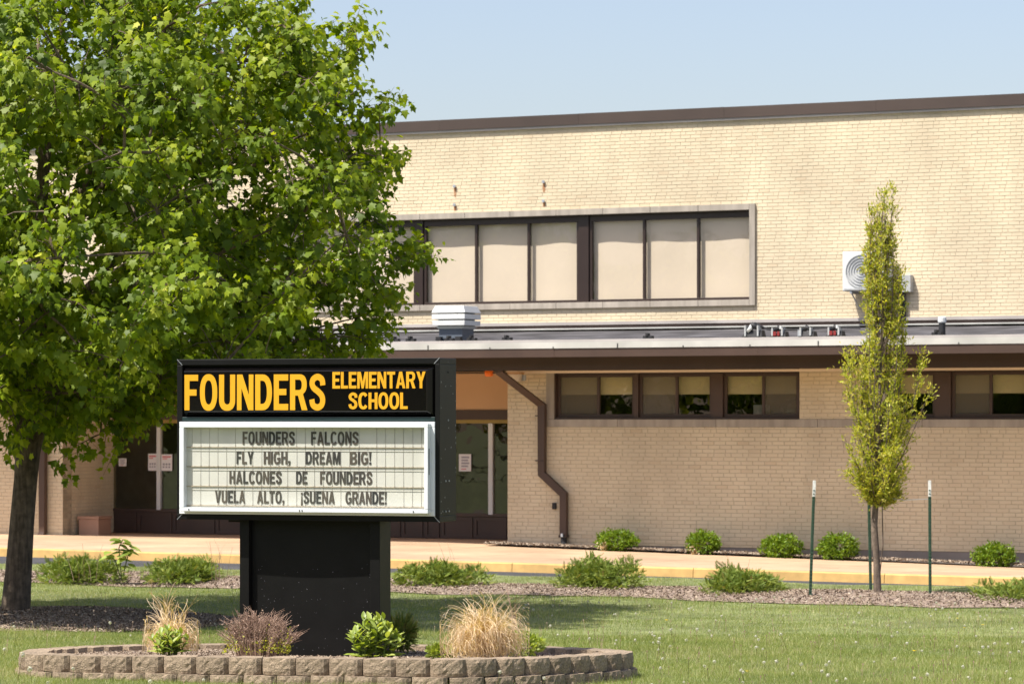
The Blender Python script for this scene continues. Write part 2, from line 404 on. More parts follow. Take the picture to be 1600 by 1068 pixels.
def ring_h(x, y):
    r = np.sqrt(((x - MAP.x - .1) / .92)**2 + ((y - MAP.y + 1.15) / 1.05)**2) / MR
    return .05 * (1 - np.clip(r, 0, 1)**1.3)

# ------------------------------------------------------------------ planter outline
ctrl = [(-3.62,24.62),(-2.7,24.2),(-1.43,23.78),(-.52,23.5),(.02,23.75),(.47,24.25),(.86,24.95),(.90,25.6),(.50,26.4),(-.2,27.0),(-1.65,27.5),(-2.75,27.5),(-3.5,27.0),(-3.86,26.1),(-3.86,25.2)]
def catmull(P, n, closed=True):
    P = [np.array(p, float) for p in P]; out = []; L = len(P)
    rng = range(L) if closed else range(L - 1)
    for i in rng:
        p0, p1, p2, p3 = (P[(i-1) % L], P[i], P[(i+1) % L], P[(i+2) % L]) if closed else (P[max(i-1, 0)], P[i], P[i+1], P[min(i+2, L-1)])
        for k in range(n):
            t = k / n
            out.append(.5*((2*p1)+(-p0+p2)*t+(2*p0-5*p1+4*p2-p3)*t*t+(-p0+3*p1-3*p2+p3)*t**3))
    if not closed: out.append(P[-1])
    return out
ringp = np.array(catmull(ctrl, 16))
def ztop(y): return .085 - .040 * (y - 23.6)
def in_poly(x, y, P):
    c = np.zeros(np.shape(x), bool); n = len(P)
    for i in range(n):
        x1, y1 = P[i]; x2, y2 = P[(i+1) % n]
        cond = ((y1 > y) != (y2 > y)) & (x < (x2-x1)*(y-y1)/(y2-y1+1e-12)+x1); c ^= cond
    return c
ctr = ringp.mean(0)
vv = [(ctr[0], ctr[1], ztop(ctr[1]) - .05)]; ff = []
for k in (.5, .97):
    for p in ringp:
        q = ctr + (p - ctr) * k; vv.append((q[0], q[1], ztop(q[1]) - .05))
n = len(ringp)
ff = [(0, 1+i, 1+(i+1) % n) for i in range(n)] + [(1+i, 1+n+i, 1+n+(i+1) % n, 1+(i+1) % n) for i in range(n)]
me = bpy.data.meshes.new('planting_bed'); me.from_pydata(vv, [], ff); me.update(); link('planting_bed', me, m_soil, kind='structure')

# ================================================================== SCHOOL BUILDING (local frame: x along the facade, y inwards, z up)
bld = empty('school_building', O, -TH, label='long two storey buff brick school building with brown flat roof edge and deep canopy', cat='building')
V_UP = -6.4
PITCH, MODU, JN = .0677, .2115, .009
def brick_mb(mb, u0, u1, z0, z1, y, ox=0, oz=0, d=.006, c=.002):
    a = [(u0-ox, y+d, z0-oz), (u1-ox, y+d, z0-oz), (u1-ox, y+d, z1-oz), (u0-ox, y+d, z1-oz)]
    b = [(u0+c-ox, y, z0+c-oz), (u1-c-ox, y, z0+c-oz), (u1-c-ox, y, z1-c-oz), (u0+c-ox, y, z1-c-oz)]
    n = len(mb.v); mb.v += a + b
    mb.f += [(n+4, n+5, n+6, n+7)] + [(n+i, n+(i+1) % 4, n+4+(i+1) % 4, n+4+i) for i in range(4)]
def courses(regs):
    """bricks of a common bond (every sixth course alternates headers), clipped to rectangles (u0,u1,z0,z1)"""
    out = []
    for (a, b, c, d) in regs:
        r = math.floor(c / PITCH) - 1
        while r * PITCH < d:
            zb, zt = r * PITCH, r * PITCH + PITCH - JN
            z0, z1 = max(zb, c), min(zt, d)
            if z1 - z0 > .012:
                if r % 6 == 0: per = MODU * 1.5; segs = [(0, MODU - JN), (MODU, MODU * 1.5 - JN)]; off = .05 * ((r // 6) % 3)
                else: per = MODU; segs = [(0, MODU - JN)]; off = (MODU / 2 if r % 2 else 0) + (r // 6) * .037
                k = math.floor((a - off) / per) - 1
                while k * per + off < b:
                    for s0, s1 in segs:
                        x0, x1 = max(k*per+off+s0, a), min(k*per+off+s1, b)  # clipped to the rectangle
                        if x1 - x0 > .012: out.append((x0, x1, z0, z1, abs((x1-x0) - (MODU-JN)) < 1e-5 and z1 - z0 > PITCH - JN - 1e-5, abs((x1-x0) - (MODU/2-JN)) < 1e-5 and z1 - z0 > PITCH - JN - 1e-5))
                    k += 1
            r += 1
    return out
# vertical levels
zb_brick = -.315
Z_low_top = pz(1180, 575, .0)
sill0, sill1 = pz(1180, 667, 0), pz(1180, 654.5, 0)
u_band0 = pu(866, 0); u_end = 17.0
win_t = pz(1180, 579, 0)
W1 = (pu(866, 0), pu(1249, 0)); W2 = (pu(1345, 0), u_end)
uR = pu(793, 0)                                        # corner of the right-hand brick front
u_vs0 = pu(853.5, 0)
U_L1 = pu(98, 0)                                       # end of the left-hand brick front
RD = 1.75                                              # depth of the entrance recess
low_regs = [(uR, u_vs0, zb_brick, Z_low_top), (u_vs0, u_end, zb_brick, sill0), (W1[1], W2[0], sill1, Z_low_top), (-24, U_L1, zb_brick, Z_low_top)]
low = MB(); low.box(uR, u_vs0, .006, .3, zb_brick, Z_low_top).box(u_vs0, u_end, .006, .3, zb_brick, sill0)
low_wall = low.build('lower_wall', m_mortar, bld)
MB().box(W1[1], W2[0], .006, .3, sill1, Z_low_top).build('wall_panel', m_mortar, bld)
left_wall = MB().box(-24, U_L1, .006, .3, zb_brick, Z_low_top).build('lower_wall', m_mortar, bld)
up_z0, up_z1 = pz(1200, 506, V_UP), pz(1200, 170, V_UP)
A = dict(v=V_UP)
su0, su1 = pu(385, V_UP), pu(1181, V_UP); sz1, sz0 = pz(1181, 318, V_UP), pz(1181, 477, V_UP)
uu0, uu1 = -26, 18.0
hole = [(uu0, su0, up_z0, up_z1), (su1, uu1, up_z0, up_z1), (su0, su1, up_z0, sz0), (su0, su1, sz1, up_z1)]
up = MB()
for a, b, c, d in hole: up.box(a, b, -V_UP + .006, -V_UP + .3, c, d)
upper_wall = up.build('upper_wall', m_mortar, bld)
bricks = [(b, 0.0, 'l' if b[1] > U_L1 + .01 else 'w') for b in courses(low_regs)] + [(b, -V_UP, 'u') for b in courses(hole)]
def vis(b, y):
    p = bw((b[0]+b[1])/2, -y, (b[2]+b[3])/2); px = CX + p.x / p.y * F; py = YH - (p.z - H) / p.y * F
    ok = 0 < px < 1600 and 0 < py < 1068 and not (1325 < px < 1445 and py < 790)
    return (0 if ok and (b[4] or b[5]) else 1, p.y)
bricks.sort(key=lambda t: vis(t[0], t[1]))
mS, mH = MB(), MB()
brick_mb(mS, 0, MODU-JN, 0, PITCH-JN, 0); brick_mb(mH, 0, MODU/2-JN, 0, PITCH-JN, 0)
meS, meH = mS.mesh('brick'), mH.mesh('brick'); meS.materials.append(m_brick); meH.materials.append(m_brick)
for b, y, w in bricks[:300]:
    o = bpy.data.objects.new('brick', meS if b[4] else meH); COL.objects.link(o); o.parent = {'l': low_wall, 'u': upper_wall, 'w': left_wall}[w]
    o.location = (b[0], y + random.uniform(-.001, .001), b[2])
for w, y0, par in (('l', 0, low_wall), ('u', -V_UP, upper_wall), ('w', 0, left_wall)):
    mb = MB()
    for b, y, ww in bricks[300:]:
        if ww == w: brick_mb(mb, b[0], b[1], b[2], b[3], y + random.uniform(-.0012, .0012))
    if w == 'u' or True: mb.build('brickwork', m_brick, par, kind='stuff')
# return wall of the entrance recess (faces along the facade)
mb = MB(); mb.box(U_L1 - .25, U_L1 - .009, .012, RD + .1, zb_brick, Z_low_top); rw = mb.build('return_wall', m_mortar, bld)
mb = MB()
for (a, b, c, d, _, _) in courses([(0.012, RD, zb_brick, Z_low_top)]):
    n = len(mb.v); x = U_L1
    mb.v += [(x-.009, a, c), (x-.009, b, c), (x-.009, b, d), (x-.009, a, d), (x, a+.002, c+.002), (x, b-.002, c+.002), (x, b-.002, d-.002), (x, a+.002, d-.002)]
    mb.f += [(n+4, n+5, n+6, n+7)] + [(n+i, n+(i+1) % 4, n+4+(i+1) % 4, n+4+i) for i in range(4)]
mb.build('brickwork', m_brick, rw, kind='stuff')
MB().box(uR, uR + .2, .30, RD + .3, zb_brick, Z_low_top).build('side_wall', m_mortar, bld)
# foundation
MB().box(uR + .0, u_end, .012, .32, -.95, zb_brick - .002).build('foundation', m_found, bld)
MB().box(-24, U_L1, .012, .32, -.95, zb_brick - .002).build('foundation', m_found, bld)
# stone band under the windows and the jamb beside them
x = u_vs0
while x < u_end:
    w = 1.83 if x > u_vs0 else W1[0] - u_vs0 + 1.2
    MB().box(x + .003, x + w - .003, -.012, .28, sill0 + .003, sill1 - .002).build('sill_stone', m_stone, bld, bevel=.004); x += w
MB().box(u_vs0, W1[0] - .004, -.006, .28, sill1 + .002, Z_low_top).build('stone_jamb', m_stone, bld)
# upper wall surround of stone pieces, 0.06 proud
PR = .055; bt = .115
def upper_box(a, b, z0, z1, name='surround_stone', m=m_stone, y0=-V_UP - PR, y1=-V_UP + .28, par=bld, **k):
    return MB().box(a, b, y0, y1, z0, z1).build(name, m, par, **k)
x = su1 - bt
pieces = []
while x > su0 + bt:
    w = min(1.0 if len(pieces) else 1.05, x - su0 - bt); pieces.append((x - w, x)); x -= w
for a, b in pieces:
    upper_box(a + .003, b - .003, sz1 - bt, sz1, bevel=.004); upper_box(a + .003, b - .003, sz0, sz0 + bt, bevel=.004)
for a, b in ((su0, su0 + bt), (su1 - bt, su1)):
    upper_box(a, b, sz0 + .002, sz1 - bt - .003 if False else sz1, bevel=.004)
# upper windows: three groups of three tall panes
wz0, wz1 = sz0 + bt, sz1 - bt
GY = -V_UP + .10                                       # frame front
def window(par, u0, u1, z0, z1, divs, fy, fw=.05, md=.05, fm=m_brown2, gl=m_glass, gy_=.03, blind=None, by=.10, name='window', top=None):
    """frame with mullions, one pane of glass per light and something behind it"""
    w = empty(name); w.parent = bld
    top = top or fw
    fr = MB().box(u0, u1, fy, fy + md, z0, z0 + fw).box(u0, u1, fy, fy + md, z1 - top, z1).box(u0, u0 + fw, fy, fy + md, z0 + fw, z1 - top).box(u1 - fw, u1, fy, fy + md, z0 + fw, z1 - top)
    fr.build('frame', fm, w, bevel=.004)
    ed = [u0] + list(divs) + [u1]
    for d in divs: MB().box(d - fw*.45, d + fw*.45, fy + .003, fy + md, z0 + fw, z1 - top).build('mullion', fm, w, bevel=.003)
    for i in range(len(ed) - 1):
        a, b = ed[i] + (fw if i == 0 else fw*.45), ed[i+1] - (fw if i == len(ed) - 2 else fw*.45)
        s = MB().poly([(a, fy+gy_, z0+fw), (b, fy+gy_, z0+fw), (b, fy+gy_, z1-top), (a, fy+gy_, z1-top)]); s.build('pane', gl, w)
        if blind: blind(w, a, b, z0 + fw, z1 - top, fy + by, i)
    return w
def bulged_blind(w, a, b, z0, z1, y, i):
    bul = random.uniform(.008, .022); mb = MB(); nx, nz = 16, 10; ph = random.random() * 6
    for j in range(nz + 1):
        for k in range(nx + 1):
            t = k / nx; mb.v.append((a - .02 + (b - a + .04) * t, y - bul * math.sin(math.pi * t)**.8 + .008*math.sin(6*t+ph), z0 - .03 + (z1 - z0 + .06) * j / nz))
    mb.f = [(j*(nx+1)+k, j*(nx+1)+k+1, (j+1)*(nx+1)+k+1, (j+1)*(nx+1)+k) for j in range(nz) for k in range(nx)]
    mb.build('blind', m_blind, w, smooth=True)
gv = -GY
def uz(px): return pu(px, gv)
groups = [(uz(921), su1 - bt, [uz(1006), uz(1090.5)]), (uz(662), uz(905), [uz(743.5), uz(825.5)]), (su0 + bt, uz(650), [uz(492), uz(573)])]
for a, b, dv in groups: window(bld, a, b, wz0, wz1, dv, GY, fw=.055, md=.07, blind=bulged_blind, by=.14, top=.13)
for a, b in ((uz(905), uz(921)), (uz(650), uz(662))):
    MB().box(a + .002, b - .002, GY - .035, GY + .09, wz0, wz1).build('wide_mullion', m_brown2, bld, bevel=.004)
MB().box(su0, su1, -V_UP + .30, -V_UP + .34, sz0, sz1).build('backing_panel', m_room, bld)
# roof edge: brown fascia with a light drip strip
fz1, fz0 = pz(1200, 164.5, V_UP + .06), pz(1200, 181.5, V_UP + .06)
x = uu0
while x < uu1:
    MB().box(x + .0015, x + 3.05 - .0015, -V_UP - .075 - random.random() * .002, -V_UP + .3, fz0, fz1 + random.random() * .004).build('fascia_panel', m_fascia, bld); x += 3.05
MB().box(uu0, uu1, -V_UP - .055, -V_UP + .02, fz0 - .045, fz0 - .002).build('drip_strip', m_flash, bld)
MB().box(uu0, uu1, -V_UP + .31, -V_UP + 14, fz0 - .1, fz1 - .05).build('flat_roof', m_memb, bld)
MB().box(uu0, uu0 + .3, -V_UP + .31, -V_UP + 14, -.9, fz0 - .11).box(uu1 - .3, uu1, -V_UP + .31, -V_UP + 14, -.9, fz0 - .11).box(uu0 + .31, uu1 - .31, -V_UP + 13.7, -V_UP + 14, -.9, fz0 - .11).build('rear_wall', m_mortar, bld)
# small metal studs with rust
for px, py in ((711, 291), (711, 320), (850, 284), (850, 314)):
    u, z = plan(px, py, V_UP)
    MB().tube([(u, -V_UP - .001, z), (u, -V_UP - .05, z)], .012, 8).tube([(u, -V_UP - .02, z), (u, -V_UP - .045, z)], .032, 10).build('wall_stud', m_silver, bld)
    hh = .22 if py in (291, 284) else .12
    MB().poly([(u-.028, -V_UP - .003, z - .02), (u-.022, -V_UP-.003, z - hh*.9), (u+.015, -V_UP-.003, z - hh), (u+.03, -V_UP-.003, z - hh*.7), (u+.028, -V_UP-.003, z - .02)][::1]).build('rust_streak', m_rust, bld)

# ------------------------------------------------------------------ canopy
VC = 1.74
cz = {k: pz(1200, y, VC) for k, y in (('lip1', 530.5), ('lip0', 540.5), ('f0', 554.5))}
MB().box(-24, u_end, -VC - .012, -VC + .10, cz['lip0'], cz['lip1']).build('drip_edge', m_galv, bld)
for k in range(34):
    x = -22 + k * 1.18
    MB().box(x, x + .018, -VC - .018, -VC - .010, cz['lip0'] + .002, cz['lip0'] + (.075 if k % 3 == 0 else .028)).build('drip_clip', m_dark, bld)
x = -24
while x < u_end:
    MB().box(x + .001, x + 3.66 - .001, -VC + .004 * (1 if int(x) % 2 else 0), -VC + .04, cz['f0'], cz['lip0'] - .001).build('gutter_fascia', m_brown, bld); x += 3.66
MB().box(-24, u_end, -VC + .041, -.9, cz['f0'] + .02, cz['lip0'] - .04).build('gutter_back', m_brown, bld)
# dark beam below, set back, and soffit
vb = 1.0; bz0 = pz(1200, 575.5, vb)
MB().box(-24, u_end, -vb, -vb + .12, bz0, cz['f0'] + .019).build('canopy_beam', m_brown2 if False else m_brown, bld)
MB().box(-24, u_end, -vb + .121, RD + .5, bz0 + .06, bz0 + .10).build('soffit', M('cream_soffit_paint', (.70, .58, .42), .8, .04, 2), bld)
MB().box(uR, u_end, -.06, -.02, Z_low_top - .06, Z_low_top - .02).build('soffit_trim', m_blind, bld)
# sloping membrane roof from the lip up to the wall
zr0, zr1 = pz(1200, 526.5, VC - .15), pz(1200, 513.5, V_UP)
mb = MB(); n1, n2 = 90, 14
for j in range(n2 + 1):
    for i in range(n1 + 1):
        t = j / n2; y = -VC + .10 + (VC - V_UP - .10) * t
        mb.v.append((-24 + 41 * i / n1, y, cz['lip1'] + .0 + (zr1 - cz['lip1']) * t + (RNG.normal() * .012 if 0 < j < n2 else 0)))
mb.f = [(j*(n1+1)+i, j*(n1+1)+i+1, (j+1)*(n1+1)+i+1, (j+1)*(n1+1)+i) for j in range(n2) for i in range(n1)]
mb.build('canopy_roof', m_memb, bld)
MB().box(-24, u_end, -VC + .11, -VC + .30, cz['lip1'] - .05, cz['lip1'] + .045).build('gravel_stop', m_flash, bld)
# flashing courses at the foot of the upper wall
f1 = [pz(1200, y, V_UP + .05) for y in (498.5, 503.5, 508.5, 514)]
MB().box(uu0, uu1, -V_UP - .075, -V_UP - .001, f1[1], f1[0]).build('flashing', m_flash, bld)
MB().box(uu0, uu1, -V_UP - .045, -V_UP - .001, f1[2] + .001, f1[1] - .001).build('flashing', m_brown, bld)
MB().box(uu0, uu1, -V_UP - .11, -V_UP - .001, f1[3] + .04, f1[2]).build('flashing', m_galv, bld)
for px in (615, 640, 700, 735, 790, 1010, 1460):       # small dark brackets on the roof edge
    u = pu(px, VC - .5); MB().box(u, u + .16, -VC + .35, -VC + .45, cz['lip1'], cz['lip1'] + .10).box(u + .05, u + .09, -VC + .33, -VC + .45, cz['lip1'] + .1, cz['lip1'] + .14).build('roof_clamp', m_dark, bld)

# ------------------------------------------------------------------ lower windows: pairs of sliding lights
LY = .10
def lo(px): return pu(px, -LY)
def low_blind(mode):
    def f(w, a, b, z0, z1, y, i):
        zm = z0 + (z1 - z0) * .53
        MB().box(a - .02, b + .02, y, y + .01, zm, z1 + .02).build('roller_blind', m_blind2, w)
        if mode[i] == 's':
            MB().poly([(a, y - .075, z0), (b, y - .075, z0), (b, y - .075, z1), (a, y - .075, z1)]).build('insect_screen', m_screen_t, w)
    return f
m_screen_t = bpy.data.materials.new('fine_mesh_screen'); m_screen_t.use_nodes = True
_n, _l = m_screen_t.node_tree.nodes, m_screen_t.node_tree.links; _n.remove(_n['Principled BSDF'])
_t = _n.new('ShaderNodeBsdfTransparent'); _d = _n.new('ShaderNodeBsdfDiffuse'); _d.inputs[0].default_value = (.20, .18, .14, 1); _m = _n.new('ShaderNodeMixShader'); _m.inputs[0].default_value = .5
_l.new(_t.outputs[0], _m.inputs[1]); _l.new(_d.outputs[0], _m.inputs[2]); _l.new(_m.outputs[0], _n['Material Output'].inputs[0])
wz = (sill1 + .004, win_t)
specs = [(871, 992, 934.5, 'sg'), (999, 1113, 1057, 'sg'), (1131, 1248.5, 1192.5, 'gs'), (1346, 1462, 1404, 'sg'), (1487, 1607, 1548, 'sg'), (1620, 1740, 1680, 'sg')]
for a, b, mid, mode in specs:
    window(bld, lo(a), lo(b), wz[0] + .03, wz[1] - .04, [lo(mid)], LY, fw=.052, md=.06, fm=m_brown, gl=m_glass2, gy_=.035, blind=low_blind(mode), by=.10)
MB().box(W1[0], W1[1], LY - .07, LY + .1, wz[0], wz[0] + .028).build('window_sill_rail', m_brown, bld)
MB().box(W1[0], W1[1], LY - .04, LY + .1, wz[1] - .038, Z_low_top).build('window_head', m_brown, bld)
MB().box(W2[0], W2[1], LY - .07, LY + .1, wz[0], wz[0] + .028).build('window_sill_rail', m_brown, bld)
MB().box(W2[0], W2[1], LY - .04, LY + .1, wz[1] - .038, Z_low_top).build('window_head', m_brown, bld)
for a, b in ((992, 999), (1113, 1131), (1462, 1487), (1607, 1620)):
    MB().box(lo(a) + .002, lo(b) - .002, LY - .05, LY + .1, wz[0] + .03, wz[1] - .04).build('window_post', m_brown, bld)
MB().box(W1[0] + .001, lo(871) - .001, LY - .085, LY + .1, wz[0] + .03, wz[1] - .04).build('window_post', m_brown, bld)
MB().box(W2[0] + .001, lo(1346) + .02, LY - .085, LY + .1, wz[0] + .03, wz[1] - .04).build('window_post', m_brown, bld)
MB().box(uR + .21, u_end, 3.2, 3.25, -.3, Z_low_top).build('interior_wall', m_room, bld)
MB().box(-24, u_end, .35, 6.3, -.42, -.36).build('interior_floor', m_room, bld)
# things seen standing inside the third window
MB().box(lo(1162), lo(1182), .55, .75, wz[0] + .03, wz[0] + .24).build('paper_box', m_blind, bld)

# ------------------------------------------------------------------ entrance front, set back
EY = RD; ev = -EY
def en(px): return pu(px, ev)
e = lambda y: pz(750, y, ev)
ent = empty('entrance_front'); ent.parent = bld
x0, x1 = U_L1 - .02, uR + .15
MB().box(x0, x1, EY, EY + .05, e(640), Z_low_top).build('transom_panel', m_peach, ent)
MB().box(x0, x1, EY - .03, EY + .09, e(655), e(640) - .002).build('header', m_brown, ent)
MB().box(x0, x1, EY - .01, EY + .07, e(661), e(655) - .002).build('brass_strip', M('dull_brass_strip', (.30, .21, .05), .5, .1, 3), ent)
MB().box(x0, x1, EY - .02, EY + .08, e(806.5), e(801.5)).build('bottom_rail', m_brown, ent)
# lower solid panels with raised frames
MB().box(x0, x1, EY + .02, EY + .07, e(846.5), e(806.5) - .002).build('kick_wall', m_brown, ent)
for a, b in ((163, 213), (216, 268), (271, 335), (338, 395), (398, 455), (458, 515), (518, 575), (578, 625), (628, 660), (664, 686), (690, 738), (741, 791)):
    MB().box(en(a), en(b), EY, EY + .018, e(841), e(836)).box(en(a), en(b), EY, EY + .018, e(813), e(808)).box(en(a), en(a) + .05, EY, EY + .018, e(836), e(813)).box(en(b) - .05, en(b), EY, EY + .018, e(836), e(813)).build('raised_panel', m_brown, ent)
MB().box(x0, x1, EY - .12, EY + .12, -.42, e(846.5) - .002).build('threshold', m_found, ent)
px_m = [(166, 5, m_brown, 172), (249, 3, m_white, 252.5), (330, 3, m_white, 0), (410, 3, m_white, 0), (490, 3, m_white, 0), (570, 3, m_white, 0), (630, 3, m_white, 0), (700, 3, m_white, 0), (767.5, 3.4, m_white, 0)]
edges = [x0]
for px, hw, mm, _ in px_m:
    a, b = en(px - hw), en(px + hw)
    MB().box(a, b, EY - .035, EY + .05, e(803), e(661) - .002).build('mullion', mm, ent); edges += [a, b]
edges.append(x1)
for i in range(0, len(edges) - 1, 2):
    a, b = edges[i], edges[i+1]
    if b - a < .02: continue
    MB().poly([(a, EY + .02, e(801.5)), (b, EY + .02, e(801.5)), (b, EY + .02, e(661)), (a, EY + .02, e(661))]).build('pane', m_glass3, ent)
MB().box(x0, x1, EY + 3.0, EY + 3.05, -.4, Z_low_top).build('lobby_wall', M('lobby_wall_paint', (.13, .11, .07), .9, .15, 1), ent)
# notices taped to the glass
def notice(px0, px1, py0, py1, style, lab):
    z0, z1, a, b = e(py1), e(py0), en(px0), en(px1)
    r = empty('notice', bld.matrix_basis @ Vector(((a+b)/2, EY, z0)) if False else (0, 0, 0))
    loc = O + U * ((a+b)/2) - NV * (EY - .012); r.location = (loc.x, loc.y, z0); r.rotation_euler = (0, 0, -TH)
    tag(r, lab, 'notice', 'paper notices taped to the entrance glass')
    w, h = b - a, z1 - z0
    MB().box(-w/2, w/2, 0, .004, 0, h).build('paper', m_paper, r)
    pr = MB(); pg = MB(); q = -.0012
    def bar(m_, x0_, x1_, y0_, y1_): m_.box(-w/2 + w*x0_, -w/2 + w*x1_, q, 0, h*y0_, h*y1_)
    if style == 'r':
        bar(pr, .10, .88, .80, .90); bar(pr, .12, .55, .70, .76)
        for k in range(3): bar(pg, .14 + .26*k, .32 + .26*k, .34, .46); bar(pg, .14 + .26*k, .30 + .26*k, .18, .28)
        pr.build('heading', m_pred, r)
    else:
        for k in range(4): bar(pg, .2, .85 - .1*(k % 2), .76 - .17*k, .86 - .17*k)
        bar(pr, .2, .6, .10, .16); pr.build('footer', m_pred, r)
    pg.build('text_lines', m_pgrey, r)
notice(232, 246, 711, 739, 'r', 'left white notice with red heading beside the white mullion left of the sign')
notice(252.5, 269.5, 712, 739, 'r', 'white notice with red heading just right of the left white mullion')
notice(717.5, 736.5, 709, 736, 'g', 'white notice with grey text lines on the dark glass right of the sign')
notice(186, 198, 719, 732, 'g', 'small pale notice on the glass near the left end of the entrance')

# ------------------------------------------------------------------ downspouts
def spout(pts, w, d, name='downspout'):
    """square pipe through (u, y, z) points"""
    r = empty(name); r.parent = bld
    mb = MB(); n = len(pts)
    ring = []
    for i, (u, y, z) in enumerate(pts):
        if i == 0 or i == n-1: t = Vector(pts[min(i+1, n-1)]) - Vector(pts[max(i-1, 0)])
        else: t = (Vector(pts[i+1]) - Vector(pts[i])).normalized() + (Vector(pts[i]) - Vector(pts[i-1])).normalized()
        t.normalize(); sd = Vector((-t.z, 0, t.x)); sd = sd.normalized() if sd.length > .1 else Vector((1, 0, 0))
        k = 1.0
        if 0 < i < n-1:
            t1 = (Vector(pts[i+1]) - Vector(pts[i])).normalized(); k = 1 / max(.6, t.dot(t1))
        c = Vector((u, y, z)); f = Vector((0, 1, 0))
        for a, b in ((-1, -1), (1, -1), (1, 1), (-1, 1)): ring.append(tuple(c + sd * a * w/2 * k + f * b * d/2))
    mb.v = ring
    mb.f = [(i*4+k, i*4+(k+1) % 4, (i+1)*4+(k+1) % 4, (i+1)*4+k) for i in range(n-1) for k in range(4)] + [(0, 3, 2, 1), ((n-1)*4, (n-1)*4+1, (n-1)*4+2, (n-1)*4+3)]
    mb.build('pipe', m_brown, r, bevel=.006)
    return r
def su(px, py, v): u, z = plan(px, py, v); return (u, -v, z)
sp = spout([su(781, 556, .92), su(781, 582, .90), su(847, 633, .10), su(847, 740, .085), su(881, 772, .085), su(881, 838, .085)], .125, .10)
a = su(881, 838, .085)
MB().box(a[0] - .075, a[0] + .075, a[1] - .06, a[1] + .06, a[2] - .01, a[2] + .03).build('collar', m_brown2, sp)
MB().tube([(a[0], a[1], a[2] - .01), (a[0] - .0, a[1], a[2] - .09), (a[0] + .02, a[1] - .02, a[2] - .22)], .055, 12).build('drain_boot', m_dark, sp)
MB().box(a[0] - .02, a[0] + .02, a[1] - .09, a[1] - .05, a[2] + .0, a[2] + .06).build('bracket', m_silver, sp)
u, z = plan(881, 800, .03)
for pz_ in (650, 720): 
    u, z = plan(847, pz_, .03); MB().box(u - .085, u + .085, -.138, -.036, z, z + .02).build('strap', m_brown2, sp)
sp2 = spout([su(66, 560, .92), su(66, 590, .9), su(67, 600, .1), su(67, 830, .085), su(65, 836, .1), su(63, 842, .2)], .125, .10)
# small dark outlet box and conduit seam, light fixture under the soffit
u, z = plan(867, 790, .0); MB().box(u - .035, u + .035, -.05, .0, z - .055, z + .055).build('outlet_cover', m_dark, bld, bevel=.006)
cf = empty('wall_light'); cf.parent = bld
u, z = plan(806, 590, .25)
MB().box(u - .16, u + .14, -.42, -.20, z + .06, z + .10).build('mounting_plate', m_peach, cf)
MB().frustum((u + .02, -.30, z - .06), (.10, .08, 0), (u + .02, -.30, z + .058), (.14, .11, 0)).build('housing', m_blind, cf)
MB().tube([(u + .17, -.28, z + .05), (u + .17, -.28, z - .05)], .04, 10).build('lamp_tube', m_silver, cf)

# ------------------------------------------------------------------ things on or at the building
def top(name, u, v, z, rz=0, **k):
    p = bw(u, v, z); return empty(name, (p.x, p.y, z), -TH + rz, **k)
# orange lamp under the canopy
u, z = plan(764, 583, .55)
r = top('orange_lamp', u, .55, z, label='small round orange warning lamp hanging under the canopy above the entrance', cat='lamp')
MB().tube([(0, 0, -.055), (0, 0, -.04), (0, 0, .03), (0, 0, .05)], [.045, .075, .078, .06], 14).build('lens', m_orange, r, smooth=True)
MB().tube([(0, 0, .05), (0, 0, .09)], [.05, .05], 10).build('base', m_brown, r)
MB().box(-2.5, .35, -.015, .015, .015 - .02, .02).build('conduit_bar', m_brown, r)
# white louvred exhaust hood
u, zc = plan(697, 530, VC - 1.0)
r = top('exhaust_hood', u + .10, VC - 1.2, 0, label='white louvred exhaust hood on a grey base standing on the canopy roof', cat='roof vent')
z_ = lambda y: pz(697, y, VC - 1.0)
MB().box(-.225, .225, -.225, .225, z_(536), z_(511)).build('base', M('grey_blue_sheet', (.10, .12, .15), .6, .1, 3), r)
MB().box(-.24, .24, -.24, .24, z_(511), z_(487)).build('core', m_acg, r)
for k, (ya, yb, wt, wb) in enumerate(((478, 488.5, .275, .325), (491, 498.5, .318, .322), (501, 508.5, .318, .312))):
    MB().frustum((0, 0, z_(yb)), (wb, wb, 0), (0, 0, z_(ya)), (wt, wt, 0)).build('lid' if k == 0 else 'louvre', m_white, r, bevel=.004)
MB().frustum((0, 0, z_(513.5)), (.235, .235, 0), (0, 0, z_(510)), (.27, .27, 0)).build('skirt', m_white, r)
for s in (-1, 1): MB().box(s*.19 - .05, s*.19 + .05, -.33, -.24, z_(536), z_(526)).build('anchor', m_dark, r)
# air-conditioner condenser on the upper wall
u0_, z0_ = plan(1316, 455, V_UP + .50); u1_, z1_ = plan(1368, 392, V_UP + .50)
w_ = u1_ - u0_ + .22; h_ = z1_ - z0_
r = top('air_conditioner', u0_ + w_/2, V_UP + .30, z0_, label='white air conditioner unit on brackets high on the upper brick wall behind the slim tree', cat='air conditioner')
MB().box(-w_/2, w_/2, -.20, .18, 0, h_).build('casing', m_acw, r, bevel=.02)
gm = MB()
gr_ = empty('fan_grille'); gr_.parent = r
cx, czz, rr = -.06, h_ * .5, h_ * .42
def ring(mb, cx, cz_, y, r0, r1, n=36, dep=.012):
    for i in range(n):
        a, b = 2*math.pi*i/n, 2*math.pi*(i+1)/n
        p = lambda q, rad, yy: (cx + rad*math.cos(q), yy, cz_ + rad*math.sin(q))
        mb.poly([p(a, r0, y), p(a, r1, y), p(b, r1, y), p(b, r0, y)]); mb.poly([p(a, r1, y), p(a, r1, y+dep), p(b, r1, y+dep), p(b, r1, y)]); mb.poly([p(a, r0, y+dep), p(a, r0, y), p(b, r0, y), p(b, r0, y+dep)])
mb = MB(); mb.poly([(cx + rr*math.cos(t*math.pi/18), -.2035, czz + rr*math.sin(t*math.pi/18)) for t in range(36)]); mb.build('fan_opening', m_acg, r)
